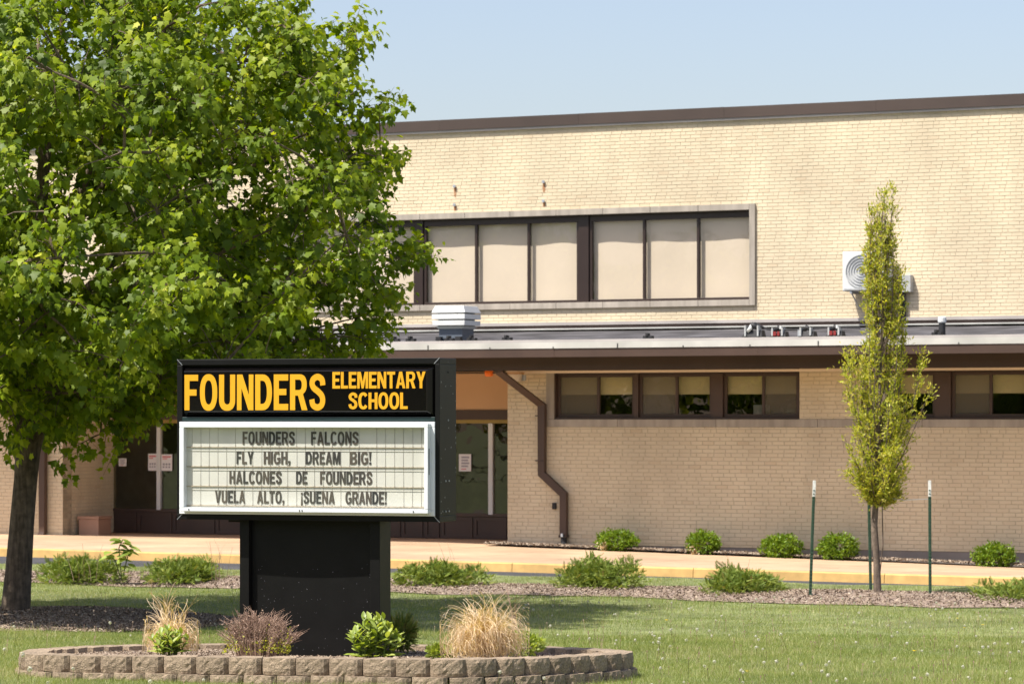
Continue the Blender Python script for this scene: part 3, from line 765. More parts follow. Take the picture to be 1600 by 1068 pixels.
mb = MB()
for k in range(1, 7): ring(mb, cx, czz, -.222, rr*k/6 - .012, rr*k/6)
for k in range(8):
    a = k*math.pi/4; mb.box(cx - .004, cx + .004, -.2, -.21, czz - .004, czz + .004)
mb.build('guard_rings', m_acg2, r)
MB().box(-w_/2 + .05, w_/2 - .05, -.24, -.20, .02, .05).build('trim', m_acg, r)
for s in (-1, 1): MB().box(s*w_*.3 - .02, s*w_*.3 + .02, -.22, .30, -.045, -.001).tube([(s*w_*.3, -.18, -.03), (s*w_*.3, .28, -.32)], .014, 6).build('bracket', m_silver, r)
MB().box(w_/2 + .17, w_/2 + .35, .12, .29, -.02, .30).build('junction_box', m_acg, r, bevel=.006)
MB().tube([(w_/2 + .02, .1, .12), (w_/2 + .1, .22, .08), (w_/2 + .12, .25, -.2), (w_/2 + .12, .25, -.72)], .045, 8).build('pipe', m_dark, r)
MB().tube([(w_/2 + .2, .22, -.02), (w_/2 + .2, .25, -.72)], .03, 8).build('pipe', m_dark, r)
# vent pipe
u, zb = plan(1472, 527, VC - .8)
r = top('vent_pipe', u, VC - .8, 0, label='black vent pipe with white cap on the canopy roof right of the slim tree', cat='vent pipe')
zz = lambda y: pz(1472, y, VC - .8)
MB().tube([(0, 0, zz(528)), (0, 0, zz(503))], .055, 14).build('pipe', m_dark, r, smooth=False)
MB().tube([(0, 0, zz(504)), (0, 0, zz(502.5)), (0, 0, zz(496)), (0, 0, zz(494.5))], [.062, .068, .068, .05], 14).build('cap', m_white, r)
MB().tube([(0, 0, zz(528)), (0, 0, zz(523))], [.12, .06], 12).build('collar', m_memb, r)
# row of small devices on the roof edge with a cable
vd = VC - .22; zt = cz['lip1'] + .046
def dev(px, style, lab):
    u = pu(px, vd); r = top('spotlight', u, vd, zt, label=lab, cat='spotlight', group='spotlights along the canopy roof edge')
    k = 1.3 if style == 'big' else 1
    MB().frustum((0, 0, 0), (.14*k, .10, 0), (.02, 0, .09*k), (.11*k, .07, 0)).build('base', m_dark, r, bevel=.008)
    for s in (-1, 1): MB().box(s*.085*k - .012, s*.085*k + .012, -.12, .02, .02, .15*k).build('bracket', m_acg, r)
    if style == 'red': MB().box(-.09, -.02, -.115, -.095, .02, .09).box(.0, .04, -.115, -.095, .02, .09).build('panel', m_red, r)
    if style == 'grey': MB().box(-.13, -.07, -.118, -.095, .01, .11).build('panel', m_silver, r)
    MB().tube([(-.06*k, -.03, .09*k), (.0, -.05, .15*k), (.08*k, -.03, .11*k)], [.035*k, .045*k, .03], 10).build('head', m_dark, r, smooth=True)
    if style == 'big': MB().tube([(-.08, -.08, .10), (-.02, -.1, .15), (-.02, -.08, .20)], [.03, .035, .02], 8).build('pale_hose', m_acw, r, smooth=True)
    if style == 'red': MB().tube([(.05, -.08, .13), (.05, -.08, .18)], [.02, .02], 8).build('knob', m_white, r)
    return r
dev(1178, 'big', 'largest black spotlight with pale head at the left end of the roof edge row')
dev(1218, 'red', 'black spotlight with red panel, second from the left on the canopy edge')
dev(1262, 'grey', 'black spotlight with grey panel between the two red ones on the canopy edge')
dev(1306, 'red', 'black spotlight with red panel on the canopy edge nearest the slim tree')
pts = [bw(pu(px, vd), vd + .02, zt + h) for px, h in ((1180, .24), (1200, .13), (1216, .11), (1240, .12), (1262, .13), (1285, .14), (1306, .15), (1345, .13))]
cb = MB().tube(pts, .014, 6).build('cable', m_dark, label='black cable strung between the small spotlights along the canopy edge', cat='cable')
# concrete box by the entrance
u, zb = plan(122, 845, .0)
bx = top('planter_box', u - .03, -.62, pave_z(u, 0) - .03, label='square pinkish concrete planter box beside the left end of the entrance', cat='planter')
hb = pz(122, 806, -.4) - (pave_z(u, 0) - .03)
s = MB(); s.box(-.22, .22, -.22, .22, 0, hb - .05); s.build('body', m_box, bx, bevel=.01)
MB().box(-.235, .235, -.235, -.17, hb - .049, hb).box(-.235, .235, .17, .235, hb - .049, hb).box(-.235, -.17, -.169, .169, hb - .049, hb).box(.17, .235, -.169, .169, hb - .049, hb).build('rim', m_box, bx)

# ================================================================== SCHOOL SIGN
TS = R(18); US = Vector((math.cos(TS), -math.sin(TS), 0)); NS = Vector((-math.sin(TS), -math.cos(TS), 0))
OS = Vector(((481 - CX) / F * 25.5, 25.5, 0))
sign = empty('school_sign', OS, -TS, label='large black school sign with yellow heading and white letter board on a wide black post', cat='sign')
head = None
def sp_(px, py, v=0): return plan(px, py, v, OS, US, NS)
def sx(px, v=0, py=680): return sp_(px, py, v)[0]
def sz_(py, v=0, px=481): return sp_(px, py, v)[1]
ax0, ax1, at, ab = sx(276.5), sx(687), sz_(560), sz_(813)
DP = .40; fw = .048
mb = MB().box(ax0, ax1, 0, DP, at - fw, at).box(ax0, ax1, 0, DP, ab, ab + fw).box(ax0, ax0 + fw, 0, DP, ab + fw, at - fw).box(ax1 - fw*.8, ax1, 0, DP, ab + fw, at - fw)
mb.build('cabinet', m_black, sign, bevel=.004)
MB().box(ax0 + fw, ax1 - fw*.8, .06, DP - .02, ab + fw, at - fw).build('cabinet_back', m_black, sign)
zdiv0, zdiv1 = sz_(657.5), sz_(651)
MB().box(ax0 + fw, ax1 - fw*.8, -.004, .059, zdiv0, zdiv1).build('divider', M('dark_teal_metal', (.012, .028, .028), .4, .1, 3), sign, bevel=.003)
# mitre seams at the corners, corner screws and scratches of bare metal on the side
for (x, z, dx, dz) in ((ax0, at, 1, -1), (ax1, at, -1, -1), (ax0, ab, 1, 1), (ax1, ab, -1, 1)):
    MB().poly([(x, -.0012, z), (x + dx*.046, -.0012, z + dz*.048), (x + dx*.048, -.0012, z + dz*.044), (x + dx*.002, -.0012, z - dz*.002)]).build('mitre_seam', m_silver, sign)
rs = random.Random(3); mb = MB()
for k in range(26):
    y = rs.choice([.03, DP - .02, rs.uniform(.05, DP - .05)]); z = rs.uniform(ab + .02, at - .02); h = rs.uniform(.004, .018)
    mb.poly([(ax1 + .0012, y, z), (ax1 + .0012, y + .006, z + h*.3), (ax1 + .0012, y + .005, z + h), (ax1 + .0012, y - .002, z + h*.8)])
mb.build('paint_chips', m_silver, sign)
for y, z in ((.14, .08), (.22, .08), (.14, .32), (.22, .32), (.20, .80), (.2, 1.18)):
    MB().tube([(ax1, y, ab + z), (ax1 + .006, y, ab + z)], .007, 8).build('rivet', m_silver if z < 1.1 else m_dark, sign)
# heading face: pillowed glossy black pan
hx0, hx1 = sx(287.5), sx(677.5, .03); hz1, hz0 = sz_(573), sz_(650)
pan = MB(); b_ = .062; cc = [(hx0, hz0), (hx1, hz0), (hx1, hz1), (hx0, hz1)]
inn = [(hx0 + .012, hz0 + .040), (hx1 - b_*.85, hz0 + .040), (hx1 - b_*.85, hz1 - .030), (hx0 + .012, hz1 - .030)]
pan.v = [(x, .03, z) for x, z in cc] + [(x, -.035, z) for x, z in inn]
pan.f = [(4, 5, 6, 7)] + [(i, (i+1) % 4, 4 + (i+1) % 4, 4 + i) for i in range(4)]
pan.build('heading_face', m_gloss, sign, bevel=.006)

# ---- lettering: outlines of a bold condensed grotesque, drawn for this sign
VS, HS = .19, .175
def arc(cx, cy, rx, ry, a0, a1, n=14, e=2.35):
    out = []
    for i in range(n + 1):
        a = R(a0 + (a1 - a0) * i / n); c, s = math.cos(a), math.sin(a)
        out.append((cx + rx * math.copysign(abs(c)**(2/e), c), cy + ry * math.copysign(abs(s)**(2/e), s)))
    return out
def ring_arc(cx, cy, rx, ry, a0, a1, vs=VS, hs=HS, n=22):
    return arc(cx, cy, rx, ry, a0, a1, n) + arc(cx, cy, rx - vs, ry - hs, a0, a1, n)[::-1]
def rect(x0, x1, y0, y1): return [(x0, y0), (x1, y0), (x1, y1), (x0, y1)]
def stroke(pts, tv=VS, th=HS):
    P = catmull(pts, 6, False); L_, R_ = [], []
    for i in range(len(P)):
        t = P[min(i+1, len(P)-1)] - P[max(i-1, 0)]; t = t / np.linalg.norm(t); nx, ny = -t[1], t[0]
        L_.append((P[i][0] + nx*tv/2, P[i][1] + ny*th/2)); R_.append((P[i][0] - nx*tv/2, P[i][1] - ny*th/2))
    return L_ + R_[::-1]
def glyphs():
    G = {}; w = .56
    G['F'] = (.52, [[(0,0),(VS,0),(VS,.41),(.46,.41),(.46,.41+HS),(VS,.41+HS),(VS,1-HS),(.52,1-HS),(.52,1),(0,1)]])
    G['E'] = (.54, [[(0,0),(.54,0),(.54,HS),(VS,HS),(VS,.42),(.47,.42),(.47,.42+HS),(VS,.42+HS),(VS,1-HS),(.54,1-HS),(.54,1),(0,1)]])
    G['L'] = (.50, [[(0,0),(.50,0),(.50,HS),(VS,HS),(VS,1),(0,1)]])
    G['T'] = (.56, [[(.185,0),(.375,0),(.375,1-HS),(.56,1-HS),(.56,1),(0,1),(0,1-HS),(.185,1-HS)]])
    G['H'] = (.60, [[(0,0),(VS,0),(VS,.42),(.41,.42),(.41,0),(.60,0),(.60,1),(.41,1),(.41,.42+HS),(VS,.42+HS),(VS,1),(0,1)]])
    G['I'] = (VS, [rect(0, VS, 0, 1)])
    G['N'] = (.62, [[(0,0),(.17,0),(.17,.62),(.43,0),(.62,0),(.62,1),(.45,1),(.45,.40),(.20,1),(0,1)]])
    G['M'] = (.76, [[(0,0),(.17,0),(.17,.66),(.31,0),(.45,0),(.59,.66),(.59,0),(.76,0),(.76,1),(.52,1),(.38,.36),(.24,1),(0,1)]])
    G['A'] = (.66, [[(0,0),(.19,0),(.23,.20),(.43,.20),(.47,0),(.66,0),(.43,1),(.23,1)], [(.263,.355),(.33,.70),(.397,.355)]])
    G['V'] = (.64, [[(.22,0),(.42,0),(.64,1),(.445,1),(.32,.28),(.195,1),(0,1)]])
    G['Y'] = (.64, [[(.225,0),(.415,0),(.415,.40),(.64,1),(.435,1),(.32,.62),(.205,1),(0,1),(.225,.40)]])
    G['O'] = (.66, [arc(.33,.5,.33,.515,0,354,40), arc(.33,.5,.33-VS+.005,.515-HS,0,354,30)])
    G['C'] = (.62, [ring_arc(.33,.5,.33,.515,38,322)])
    G['G'] = (.65, [arc(.33,.5,.33,.515,38,318,22) + [(.65,.115),(.65,.52),(.34,.52),(.34,.36),(.47,.36),(.47,.20)] + arc(.33,.5,.33-VS,.515-HS,38,300,20)[::-1]])
    G['U'] = (.61, [[(0,1)] + arc(.305,.30,.305,.315,180,360,20) + [(.61,1),(.42,1)] + arc(.305,.30,.305-VS,.315-HS,360,180,16) + [(VS,1)]])
    G['D'] = (.63, [[(0,0)] + arc(.26,.5,.37,.5,-90,90,22) + [(0,1)], [(VS,HS)] + arc(.26,.5,.37-VS,.5-HS,-90,90,16) + [(VS,1-HS)]])
    G['B'] = (.61, [[(0,0)] + arc(.33,.275,.28,.275,-90,68,14) + arc(.32,.755,.265,.245,-66,90,14) + [(0,1)], [(VS,.15)] + arc(.32,.285,.11,.135,-90,90,10) + [(VS,.42)], [(VS,.595)] + arc(.32,.725,.09,.13,-90,90,10) + [(VS,.855)]])
    G['R'] = (.65, [[(0,0),(VS,0),(VS,.405),(.30,.405),(.44,0),(.65,0),(.485,.44)] + arc(.34,.715,.285,.285,-58,90,16) + [(0,1)], [(VS,.56)] + arc(.34,.705,.10,.145,-90,90,10) + [(VS,.85)]])
    G['S'] = (.60, [stroke([(.505,.69),(.47,.85),(.31,.925),(.15,.86),(.105,.735),(.165,.62),(.32,.52),(.455,.41),(.50,.275),(.45,.135),(.30,.075),(.14,.14),(.095,.30)])])
    G['!'] = (.20, [[(.055,.28),(.145,.28),(.20,1),(0,1)], rect(.01,.19,0,.17)])
    G['¡'] = (.20, [[(.055,.62),(.145,.62),(.20,-.12),(0,-.12)], rect(.01,.19,.72,.89)])
    G[','] = (.20, [[(0,.26),(0,.08),(.09,.08),(.07,-.02),(.0,-.08),(.05,-.12),(.17,-.06),(.20,.06),(.20,.26)]])
    return G
GL = glyphs()
def glyph_mesh(ch, th=.004):
    cu = bpy.data.curves.new('glyph', 'CURVE'); cu.dimensions = '2D'; cu.fill_mode = 'BOTH'; cu.extrude = th / 2
    for c in GL[ch][1]:
        s = cu.splines.new('POLY'); s.points.add(len(c) - 1); s.use_cyclic_u = True
        for i, (x, y) in enumerate(c): s.points[i].co = (x, y, 0, 1)
    o = bpy.data.objects.new('glyph', cu); me = bpy.data.meshes.new_from_object(o)
    bpy.data.objects.remove(o); bpy.data.curves.remove(cu)
    me.transform(Matrix(((1,0,0,0),(0,0,1,-th/2 if False else 0),(0,1,0,0),(0,0,0,1)))); me.name = 'letter'
    return me
GM = {c: glyph_mesh(c) for c in GL}
for c, me in GM.items():   # curve -> stand upright: x right, z up, y thickness
    pass
SP = .075
def word(txt, x0, x1, z0, z1, y, m, track=SP):
    """letters of one word fitted between x0 and x1 on the sign plane"""
    n = sum(GL[c][0] for c in txt) + track * (len(txt) - 1)
    kx = (x1 - x0) / n; kz = z1 - z0; x = x0
    for c in txt:
        me = GM[c]
        key = (c, m.name)
        if key not in LM:
            q = me.copy(); q.materials.clear(); q.materials.append(m); q.name = 'letter'; LM[key] = q
        o = bpy.data.objects.new('letter', LM[key]); COL.objects.link(o); o.parent = sign
        o.location = (x, y, z0); o.scale = (kx, 1, kz); x += (GL[c][0] + track) * kx
LM = {}
hv = .037
def H_(txt, a, b, t, bt_, track=SP):
    word(txt, sx(a, hv), sx(b, hv), sz_(bt_, hv), sz_(t, hv), -hv, m_yel, track)
H_('FOUNDERS', 288.4, 508.5, 584.3, 640.3, .07)
H_('ELEMENTARY', 519.5, 665, 581, 606.8, .06); H_('SCHOOL', 544.6, 637, 613.2, 638.8, .06)
# ---- letter board: trim frame, protruding door, board, rails, seams, letters, clear cover
tz1, tz0 = sz_(658.5), sz_(804)
tx0, tx1 = sx(281), sx(680)
tr = empty('letter_board'); tr.parent = sign
def frame(x0, x1, z0, z1, w, y0, y1, name, m, par, bevel=.003):
    for k, (a, b, c, d) in enumerate(((x0, x1, z1 - w, z1), (x0, x1, z0, z0 + w), (x0, x0 + w, z0 + w + .001, z1 - w - .001), (x1 - w, x1, z0 + w + .001, z1 - w - .001))):
        MB().box(a, b, y0, y1, c, d).build(name, m, par, bevel=bevel)
frame(tx0, tx1, tz0, tz1, .045, -.012, .055, 'trim', m_lframe, tr)
pd = .085
dx0, dx1 = sx(281.5, pd), sx(668.5, pd); dz1, dz0 = sz_(661.5, pd), sz_(800, pd)
frame(dx0, dx1, dz0, dz1, .031, -pd, -.013, 'door_frame', m_lframe, tr)
by_ = -.022
MB().box(dx0 + .031, dx1 - .031, by_, by_ + .02, dz0 + .031, dz1 - .031).build('board', m_board, tr)
bx0, bx1, bz0_, bz1_ = dx0 + .032, dx1 - .032, dz0 + .032, dz1 - .032
yy = -by_ + .001
rz = [sz_(y, .03) for y in (698.5, 729, 760, 790.5)]
for z in rz:
    MB().box(bx0, bx1, by_ - .008, by_ - .0005, z - .004, z + .002).build('rail', m_dirt, tr)
    MB().box(bx0, bx1, by_ - .004, by_ - .0005, z - .032, z - .029).build('rail', m_rail2, tr)
mb = MB(); xk = bx0 + .045; rr_ = random.Random(5)
tops = [bz1_] + rz[:3]
while xk < bx1:
    for a, b in zip(rz, tops):
        if rr_.random() < .93:
            dxx = rr_.uniform(-.0025, .0025); wv = rr_.choice([.0008, .0012, .0018])
            mb.box(xk + dxx - wv/2, xk + dxx + wv/2, by_ - .0032, by_ - .0004, a + .003, b - .004)
            mb.box(xk + dxx - .004, xk + dxx + .004, by_ - .0036, by_ - .0004, a + .002, a + .010)
    xk += .0755
mb.build('card_seams', m_seam, tr)
lv = -by_ + .004
def L_(txt, a, b, t, bt_, track=.085):
    word(txt, sx(a, lv), sx(b, lv), sz_(bt_, lv), sz_(t, lv), by_ - .0028, m_letter, track)
L_('FOUNDERS', 379, 460.5, 674, 694.2); L_('FALCONS', 486, 560, 674, 694.2)
L_('FLY', 369.4, 396, 705, 724.8); L_('HIGH,', 412, 453.5, 705, 724.8); L_('DREAM', 477.6, 531.5, 705, 724.8); L_('BIG!', 547, 580, 705, 724.8)
L_('HALCONES', 358.4, 440, 736, 755.8); L_('DE', 462.5, 480, 736, 755.8); L_('FOUNDERS', 500, 581.5, 736, 755.8)
L_('VUELA', 336, 383, 767, 786.6); L_('ALTO,', 401.6, 444, 767, 786.6); L_('¡SUENA', 470, 523, 767, 786.6); L_('GRANDE!', 539.7, 604, 767, 786.6)
MB().poly([(dx0 + .03, -.065, dz0 + .03), (dx1 - .03, -.065, dz0 + .03), (dx1 - .03, -.065, dz1 - .03), (dx0 + .03, -.065, dz1 - .03)]).build('cover_sheet', m_clear, tr)
for px in (295, 468, 472, 646):
    MB().tube([(sx(px, pd), -pd - .003, dz0 + .014), (sx(px, pd), -pd + .002, dz0 + .014)], .006, 8).build('screw', m_dark, tr)
MB().box(dx1 + .001, dx1 + .004, -pd + .02, -pd + .028, sz_(740), sz_(700)).build('hinge_line', m_dark, tr)
# ---- post: two fins and a recessed, slightly hollow panel
fv = -.095
def fx(px): return sx(px, fv, 900)
post_bot = -.25
MB().box(fx(374.5), fx(389), -fv, -fv + .25, post_bot, ab - .002).build('post_fin', m_black, sign, bevel=.003)
MB().box(fx(578), fx(593.5), -fv, -fv + .25, post_bot, ab - .002).build('post_fin', m_black, sign, bevel=.003)
pvv = -fv + .062; mb = MB(); n = 16; xa, xb = fx(389) + .002, fx(578) - .002
for j, z in enumerate((post_bot, ab - .002)):
    for i in range(n + 1):
        t = i / n; mb.v.append((xa + (xb - xa)*t, pvv + .012 * math.sin(math.pi * t), z))
mb.f = [(i, i+1, n+2+i, n+1+i) for i in range(n)]; mb.build('post_panel', m_black, sign, smooth=True)
MB().box(xa, xb, pvv + .02, pvv + .10, post_bot, ab - .002).build('post_core', m_black, sign)
MB().box(fx(352), fx(374), .16, .30, ab - .022, ab - .001).build('bracket', m_black, sign)
rs = random.Random(9); mb = MB()     # pale specks of dried splashes on the panel
for k in range(90):
    z = -.0 + 1.0 * rs.random()**1.2 * .75; x = rs.uniform(xa + .02, xb - .02); t = (x - xa)/(xb - xa); y = pvv + .012*math.sin(math.pi*t) - .0015; q = rs.uniform(.0010, .0024)
    mb.poly([(x - q, y, z), (x, y, z - q), (x + q, y, z), (x, y, z + q * rs.uniform(.8, 2))])
mb.build('splash_specks', m_pgrey, sign)
m_black_l = m_black

# ================================================================== PLANTER OF SPLIT-FACE BLOCKS
def block_mesh(seed, w=.262, h=.126, d=.20):
    rg = np.random.default_rng(seed); nx, nz = 10, 5; v, f = [], []
    for j in range(nz + 1):
        for i in range(nx + 1):
            x = (i/nx - .5) * w; z = j/nz * h
            ex = abs(i/nx - .5)*2; ez = abs(j/nz - .5)*2
            y = -.020 + .045 * ex**5 + .006 * ez**4 + (rg.normal() * .0028 if 0 < i < nx else rg.normal()*.001)
            v.append((x, y, z))
    f += [(j*(nx+1)+i, j*(nx+1)+i+1, (j+1)*(nx+1)+i+1, (j+1)*(nx+1)+i) for j in range(nz) for i in range(nx)]
    b = len(v); bw_ = w * .30
    v += [(-bw_, d, 0), (bw_, d, 0), (bw_, d, h), (-bw_, d, h)]
    f.append((b+1, b, b+3, b+2))
    f.append(tuple([nz*(nx+1)+i for i in range(nx+1)]) + (b+2, b+3)); f.append(tuple([i for i in range(nx, -1, -1)]) + (b, b+1))
    f.append(tuple([j*(nx+1)+nx for j in range(nz+1)])[::1] + (b+2, b+1)); f.append(tuple([j*(nx+1) for j in range(nz, -1, -1)]) + (b, b+3))
    me = bpy.data.meshes.new('block'); me.from_pydata(v, [], f); me.update(); me.materials.append(m_stoneblk)
    return me
BM = [block_mesh(i) for i in range(8)]
planter = empty('planter_wall', (ctr[0], ctr[1], 0), 0, label='low curved planter wall of tan split face blocks around the foot of the sign', cat='planter wall')
seg = np.linalg.norm(np.roll(ringp, -1, 0) - ringp, axis=1); cum = np.concatenate([[0], np.cumsum(seg)]); TOT = cum[-1]
def at_ring(s):
    s = s % TOT; i = int(np.searchsorted(cum, s, 'right') - 1); i = min(i, len(ringp)-1); t = (s - cum[i]) / seg[i]
    p = ringp[i] * (1-t) + ringp[(i+1) % len(ringp)] * t; d = ringp[(i+1) % len(ringp)] - ringp[i]
    return p, math.atan2(d[1], d[0])
nb = int(TOT / .268); rb = random.Random(4)
for course in range(2):
    for k in range(nb):
        p, a = at_ring((k + .5 * course) * TOT / nb)
        if course == 0 and False: continue
        o = bpy.data.objects.new('block', rb.choice(BM)); COL.objects.link(o); o.parent = planter
        out = .045 if course == 0 else 0
        nx_, ny_ = math.sin(a), -math.cos(a)
        z = ztop(p[1]) - .128 * (2 - course) + rb.uniform(-.003, .002)
        o.location = (p[0] - ctr[0] + nx_*(out + rb.uniform(-.006, .006)), p[1] - ctr[1] + ny_*(out), z)
        o.rotation_euler = (0, 0, a + rb.uniform(-.03, .03)); o.scale = (TOT/nb/.268 * 1.0, 1, 1)

# ================================================================== LEAVES AND TREES
# maple leaf: five pointed lobes, folded along the midrib
mlo = [(0,0),(.16,-.04),(.40,.10),(.30,.22),(.56,.42),(.52,.60),(.26,.50),(.20,.62),(0,1.0)]
mv = [(0, 0, 0)]
LV = [(0, .0, 0), (.20, -.02, .03), (.44, .06, .06), (.34, .25, .03), (.54, .52, .02), (.30, .54, .02), (.0, 1.0, -.08), (-.30, .54, .02), (-.54, .52, .02), (-.34, .25, .03), (-.44, .06, .06), (-.20, -.02, .03)]
LVn = np.array([(x, y - 0, z - .30*y*y - .25*x*x) for x, y, z in LV]); LVn = np.vstack([LVn, [(0, .35, -.03)]])
LF = [(12, 1, 2, 3), (12, 3, 4, 5), (12, 5, 6), (12, 6, 7), (12, 7, 8, 9), (12, 9, 10, 11), (0, 1, 12), (11, 0, 12)]
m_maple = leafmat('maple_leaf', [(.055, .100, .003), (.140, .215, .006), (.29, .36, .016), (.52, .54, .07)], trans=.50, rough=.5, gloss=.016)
m_pear = leafmat('young_tree_leaf', [(.20, .25, .02), (.36, .41, .04), (.54, .55, .09), (.56, .47, .11)], trans=.5, gloss=.02)
m_box_l = leafmat('boxwood_leaf', [(.07, .13, .008), (.14, .23, .014), (.22, .31, .025)], trans=.35, gloss=.02)
m_jun = leafmat('juniper_needles', [(.07, .12, .02), (.16, .22, .04), (.28, .33, .08), (.30, .22, .08)], trans=.25, gloss=.01)
m_broad = leafmat('broad_leaf', [(.16, .23, .03), (.28, .36, .06), (.42, .48, .14)], trans=.4, rough=.45, gloss=.03)
m_dry = leafmat('dry_grass_blade', [(.44, .32, .20), (.62, .48, .32), (.76, .63, .45)], trans=.3, gloss=.03)
m_twig = leafmat('dry_pinkish_twig', [(.20, .125, .10), (.32, .215, .165), (.44, .32, .24)], trans=.1, gloss=.01)
m_grass = leafmat('grass_blade', [(.125, .18, .030), (.215, .27, .062), (.31, .345, .115), (.56, .50, .30)], trans=.35, rough=.5, gloss=.03)
m_chip = leafmat('wood_chip', [(.085, .058, .042), (.185, .137, .10), (.30, .235, .18), (.46, .39, .31)], trans=0, gloss=.0)
m_fluff = leafmat('dandelion_fluff', [(.48, .48, .44), (.62, .62, .58)], trans=.3, gloss=0)
m_petal = leafmat('dandelion_petal', [(.80, .55, .02), (.85, .62, .03)], trans=.2, gloss=0)
m_stem = leafmat('weed_stem', [(.10, .13, .04), (.22, .17, .07)], trans=.1, gloss=0)

def tube_pts(a, b, k=.15, n=5, up=.0):
    a, b = Vector(a), Vector(b); L = (b - a).length; o = Vector((random.uniform(-1, 1), random.uniform(-1, 1), random.uniform(-.4, .4) + up)) * L * k
    return [a.lerp(b, t) + o * math.sin(math.pi * t) for t in [i / n for i in range(n + 1)]]
def Wp(px, py, Y): return Vector(((px - CX) / F * Y, Y, H - (py - YH) / F * Y))

maple = empty('maple_tree', (MAP.x, MAP.y, 0), 0, label='big leafy green maple tree filling the left side, with dark trunk in a mulch ring', cat='tree')
def mlocal(p): return Vector(p) - Vector((MAP.x, MAP.y, 0))
zg = float(g(np.array(MAP.x), np.array(MAP.y)))
tb = MB(); tp = [(22, 978, .27), (23, 962, .20), (25, 945, .165), (29, 890, .150), (34, 820, .138), (40, 750, .132), (44, 700, .142), (47, 668, .165), (52, 640, .12)]
pts = [mlocal(Wp(px, py, 36.2)) for px, py, r_ in tp]
tb.tube(pts, [r_ for _, _, r_ in tp], 18)
trunk = tb.build('trunk', m_bark, maple, smooth=True)
rt = random.Random(2)
limbs = []
CC = Wp(45, 330, 35.5); RXm, RYm, RZm = 4.15, 4.4, 3.15
fork = Wp(47, 672, 36.2)
targets = [(-330, 420, -1.0), (-250, 200, 1.2), (-60, 30, -.8), (90, -60, .6), (230, 120, -1.6), (330, 60, 1.5), (440, 250, -.6), (470, 420, 1.0), (330, 470, -2.2), (-80, 420, -2.4), (120, 380, -2.6), (100, 300, 2.4), (-200, 560, -1.5), (260, 560, 1.2)]
for k, (px, py, dy) in enumerate(targets):
    e_ = Wp(px, py, 36.2); e_.y += dy
    start = fork.lerp(Wp(60, 420, 36.2), [0, .1, .4, .7, .3, .8, .45, .25, .2, .3, .5, .5, .05, .12][k])
    mid = start.lerp(e_, .45) + Vector((0, 0, .35 if k not in (12, 13) else .15))
    P = [Vector(tuple(q)) for q in catmull([start, start.lerp(mid, .5) + Vector((0, 0, .1)), mid, mid.lerp(e_, .5) + Vector((rt.uniform(-.15, .15), rt.uniform(-.2, .2), .1)), e_], 3, False)]
    r0 = [.085, .08, .08, .07, .075, .06, .07, .075, .06, .065, .055, .055, .06, .06][k]
    rad = [r0 * (1 - .8 * i / (len(P) - 1)) for i in range(len(P))]
    MB().tube([mlocal(p) for p in P], rad, 8).build('branch', m_bark, maple, smooth=True); limbs += P[2:]
P = [fork, Wp(60, 600, 36.2), Wp(66, 500, 36.3), Wp(58, 380, 36.1), Wp(66, 220, 36.2), Wp(60, 60, 36.2)]
P = [Vector(tuple(q)) for q in catmull(P, 4, False)]
MB().tube([mlocal(p) for p in P], [.12 * (1 - .85 * i / (len(P)-1)) for i in range(len(P))], 10).build('branch', m_bark, maple, smooth=True); limbs += P[3:]
for a, b in (((46, 680), (14, 610)), ((50, 675), (110, 560))):
    P = [Vector(tuple(q)) for q in catmull([Wp(a[0], a[1]+22, 36.2), Wp((a[0]*.6+b[0]*.4), (a[1]*.6+b[1]*.4), 36.1), Wp(b[0], b[1], 35.9), Wp(b[0] + (b[0]-a[0])*1.1, b[1] - 90, 35.6)], 4, False)]
    MB().tube([mlocal(p) for p in P], [.105 * (1 - .6 * i / (len(P)-1)) for i in range(len(P))], 10).build('branch', m_bark, maple, smooth=True); limbs += P[4:]
limbs = np.array([tuple(p) for p in limbs])
# spray tips
def bump(d):
    return 1 + .10*math.sin(3.1*d[0]*2 + 5*d[2] + 1) + .07*math.sin(7*d[0] - 6*d[1] + 4*d[2]) + .05*math.sin(13*d[2] + 9*d[1])
tips = []
def ok_low(p):
    px = CX + p[0] / p[1] * F; py = YH - (p[2] - H) / p[1] * F
    c = abs(px - 40); lim = 672 - max(0, c - 130) * .29
    return py < lim + 14 * math.sin(px * .05) + 8 * math.sin(px * .13)
clumps = []
EY_ = [-500, -120, 0, 30, 100, 150, 200, 300, 350, 400, 450, 500, 560, 640, 700]; EX_ = [200, 330, 445, 470, 540, 580, 598, 610, 618, 640, 618, 612, 600, 330, 160]
def in_sil(p, m=0):
    px = CX + p[0] / p[1] * F; py = YH - (p[2] - H) / p[1] * F
    b = float(np.interp(py, EY_, EX_)) - m; return px < b and (90 - px) < (b - 90) * 1.25
while len(clumps) < 400:
    d = Vector(RNG.normal(size=3)); d.normalize()
    rr = 1 - abs(RNG.normal()) * .13 if RNG.random() < .62 else RNG.uniform(.38, .86)
    if rr < .35: continue
    q = rr * bump(d); p = CC + Vector((d.x * RXm * q, d.y * RYm * q, d.z * RZm * q * (1.1 if d.z < -.1 else 1)))
    if not ok_low(p + Vector((0, 0, -.12))) or not in_sil(p, 22): continue
    if any((p - c).length < .37 for c in clumps): continue
    clumps.append(p)
for c in clumps:
    out = (c - CC).normalized(); sc_ = RNG.uniform(.75, 1.3)
    for k in range(int(RNG.integers(8, 15))):
        off_ = Vector(tuple(RNG.normal(size=3) * np.array([.23, .23, .12]) * sc_)) + out * RNG.uniform(-.15, .2)
        off_.z -= .35 * max(0, Vector((off_.x, off_.y, 0)).length - .15)
        if in_sil(c + off_, 2): tips.append((c + off_, (c + off_ - CC) + out * 1.5))
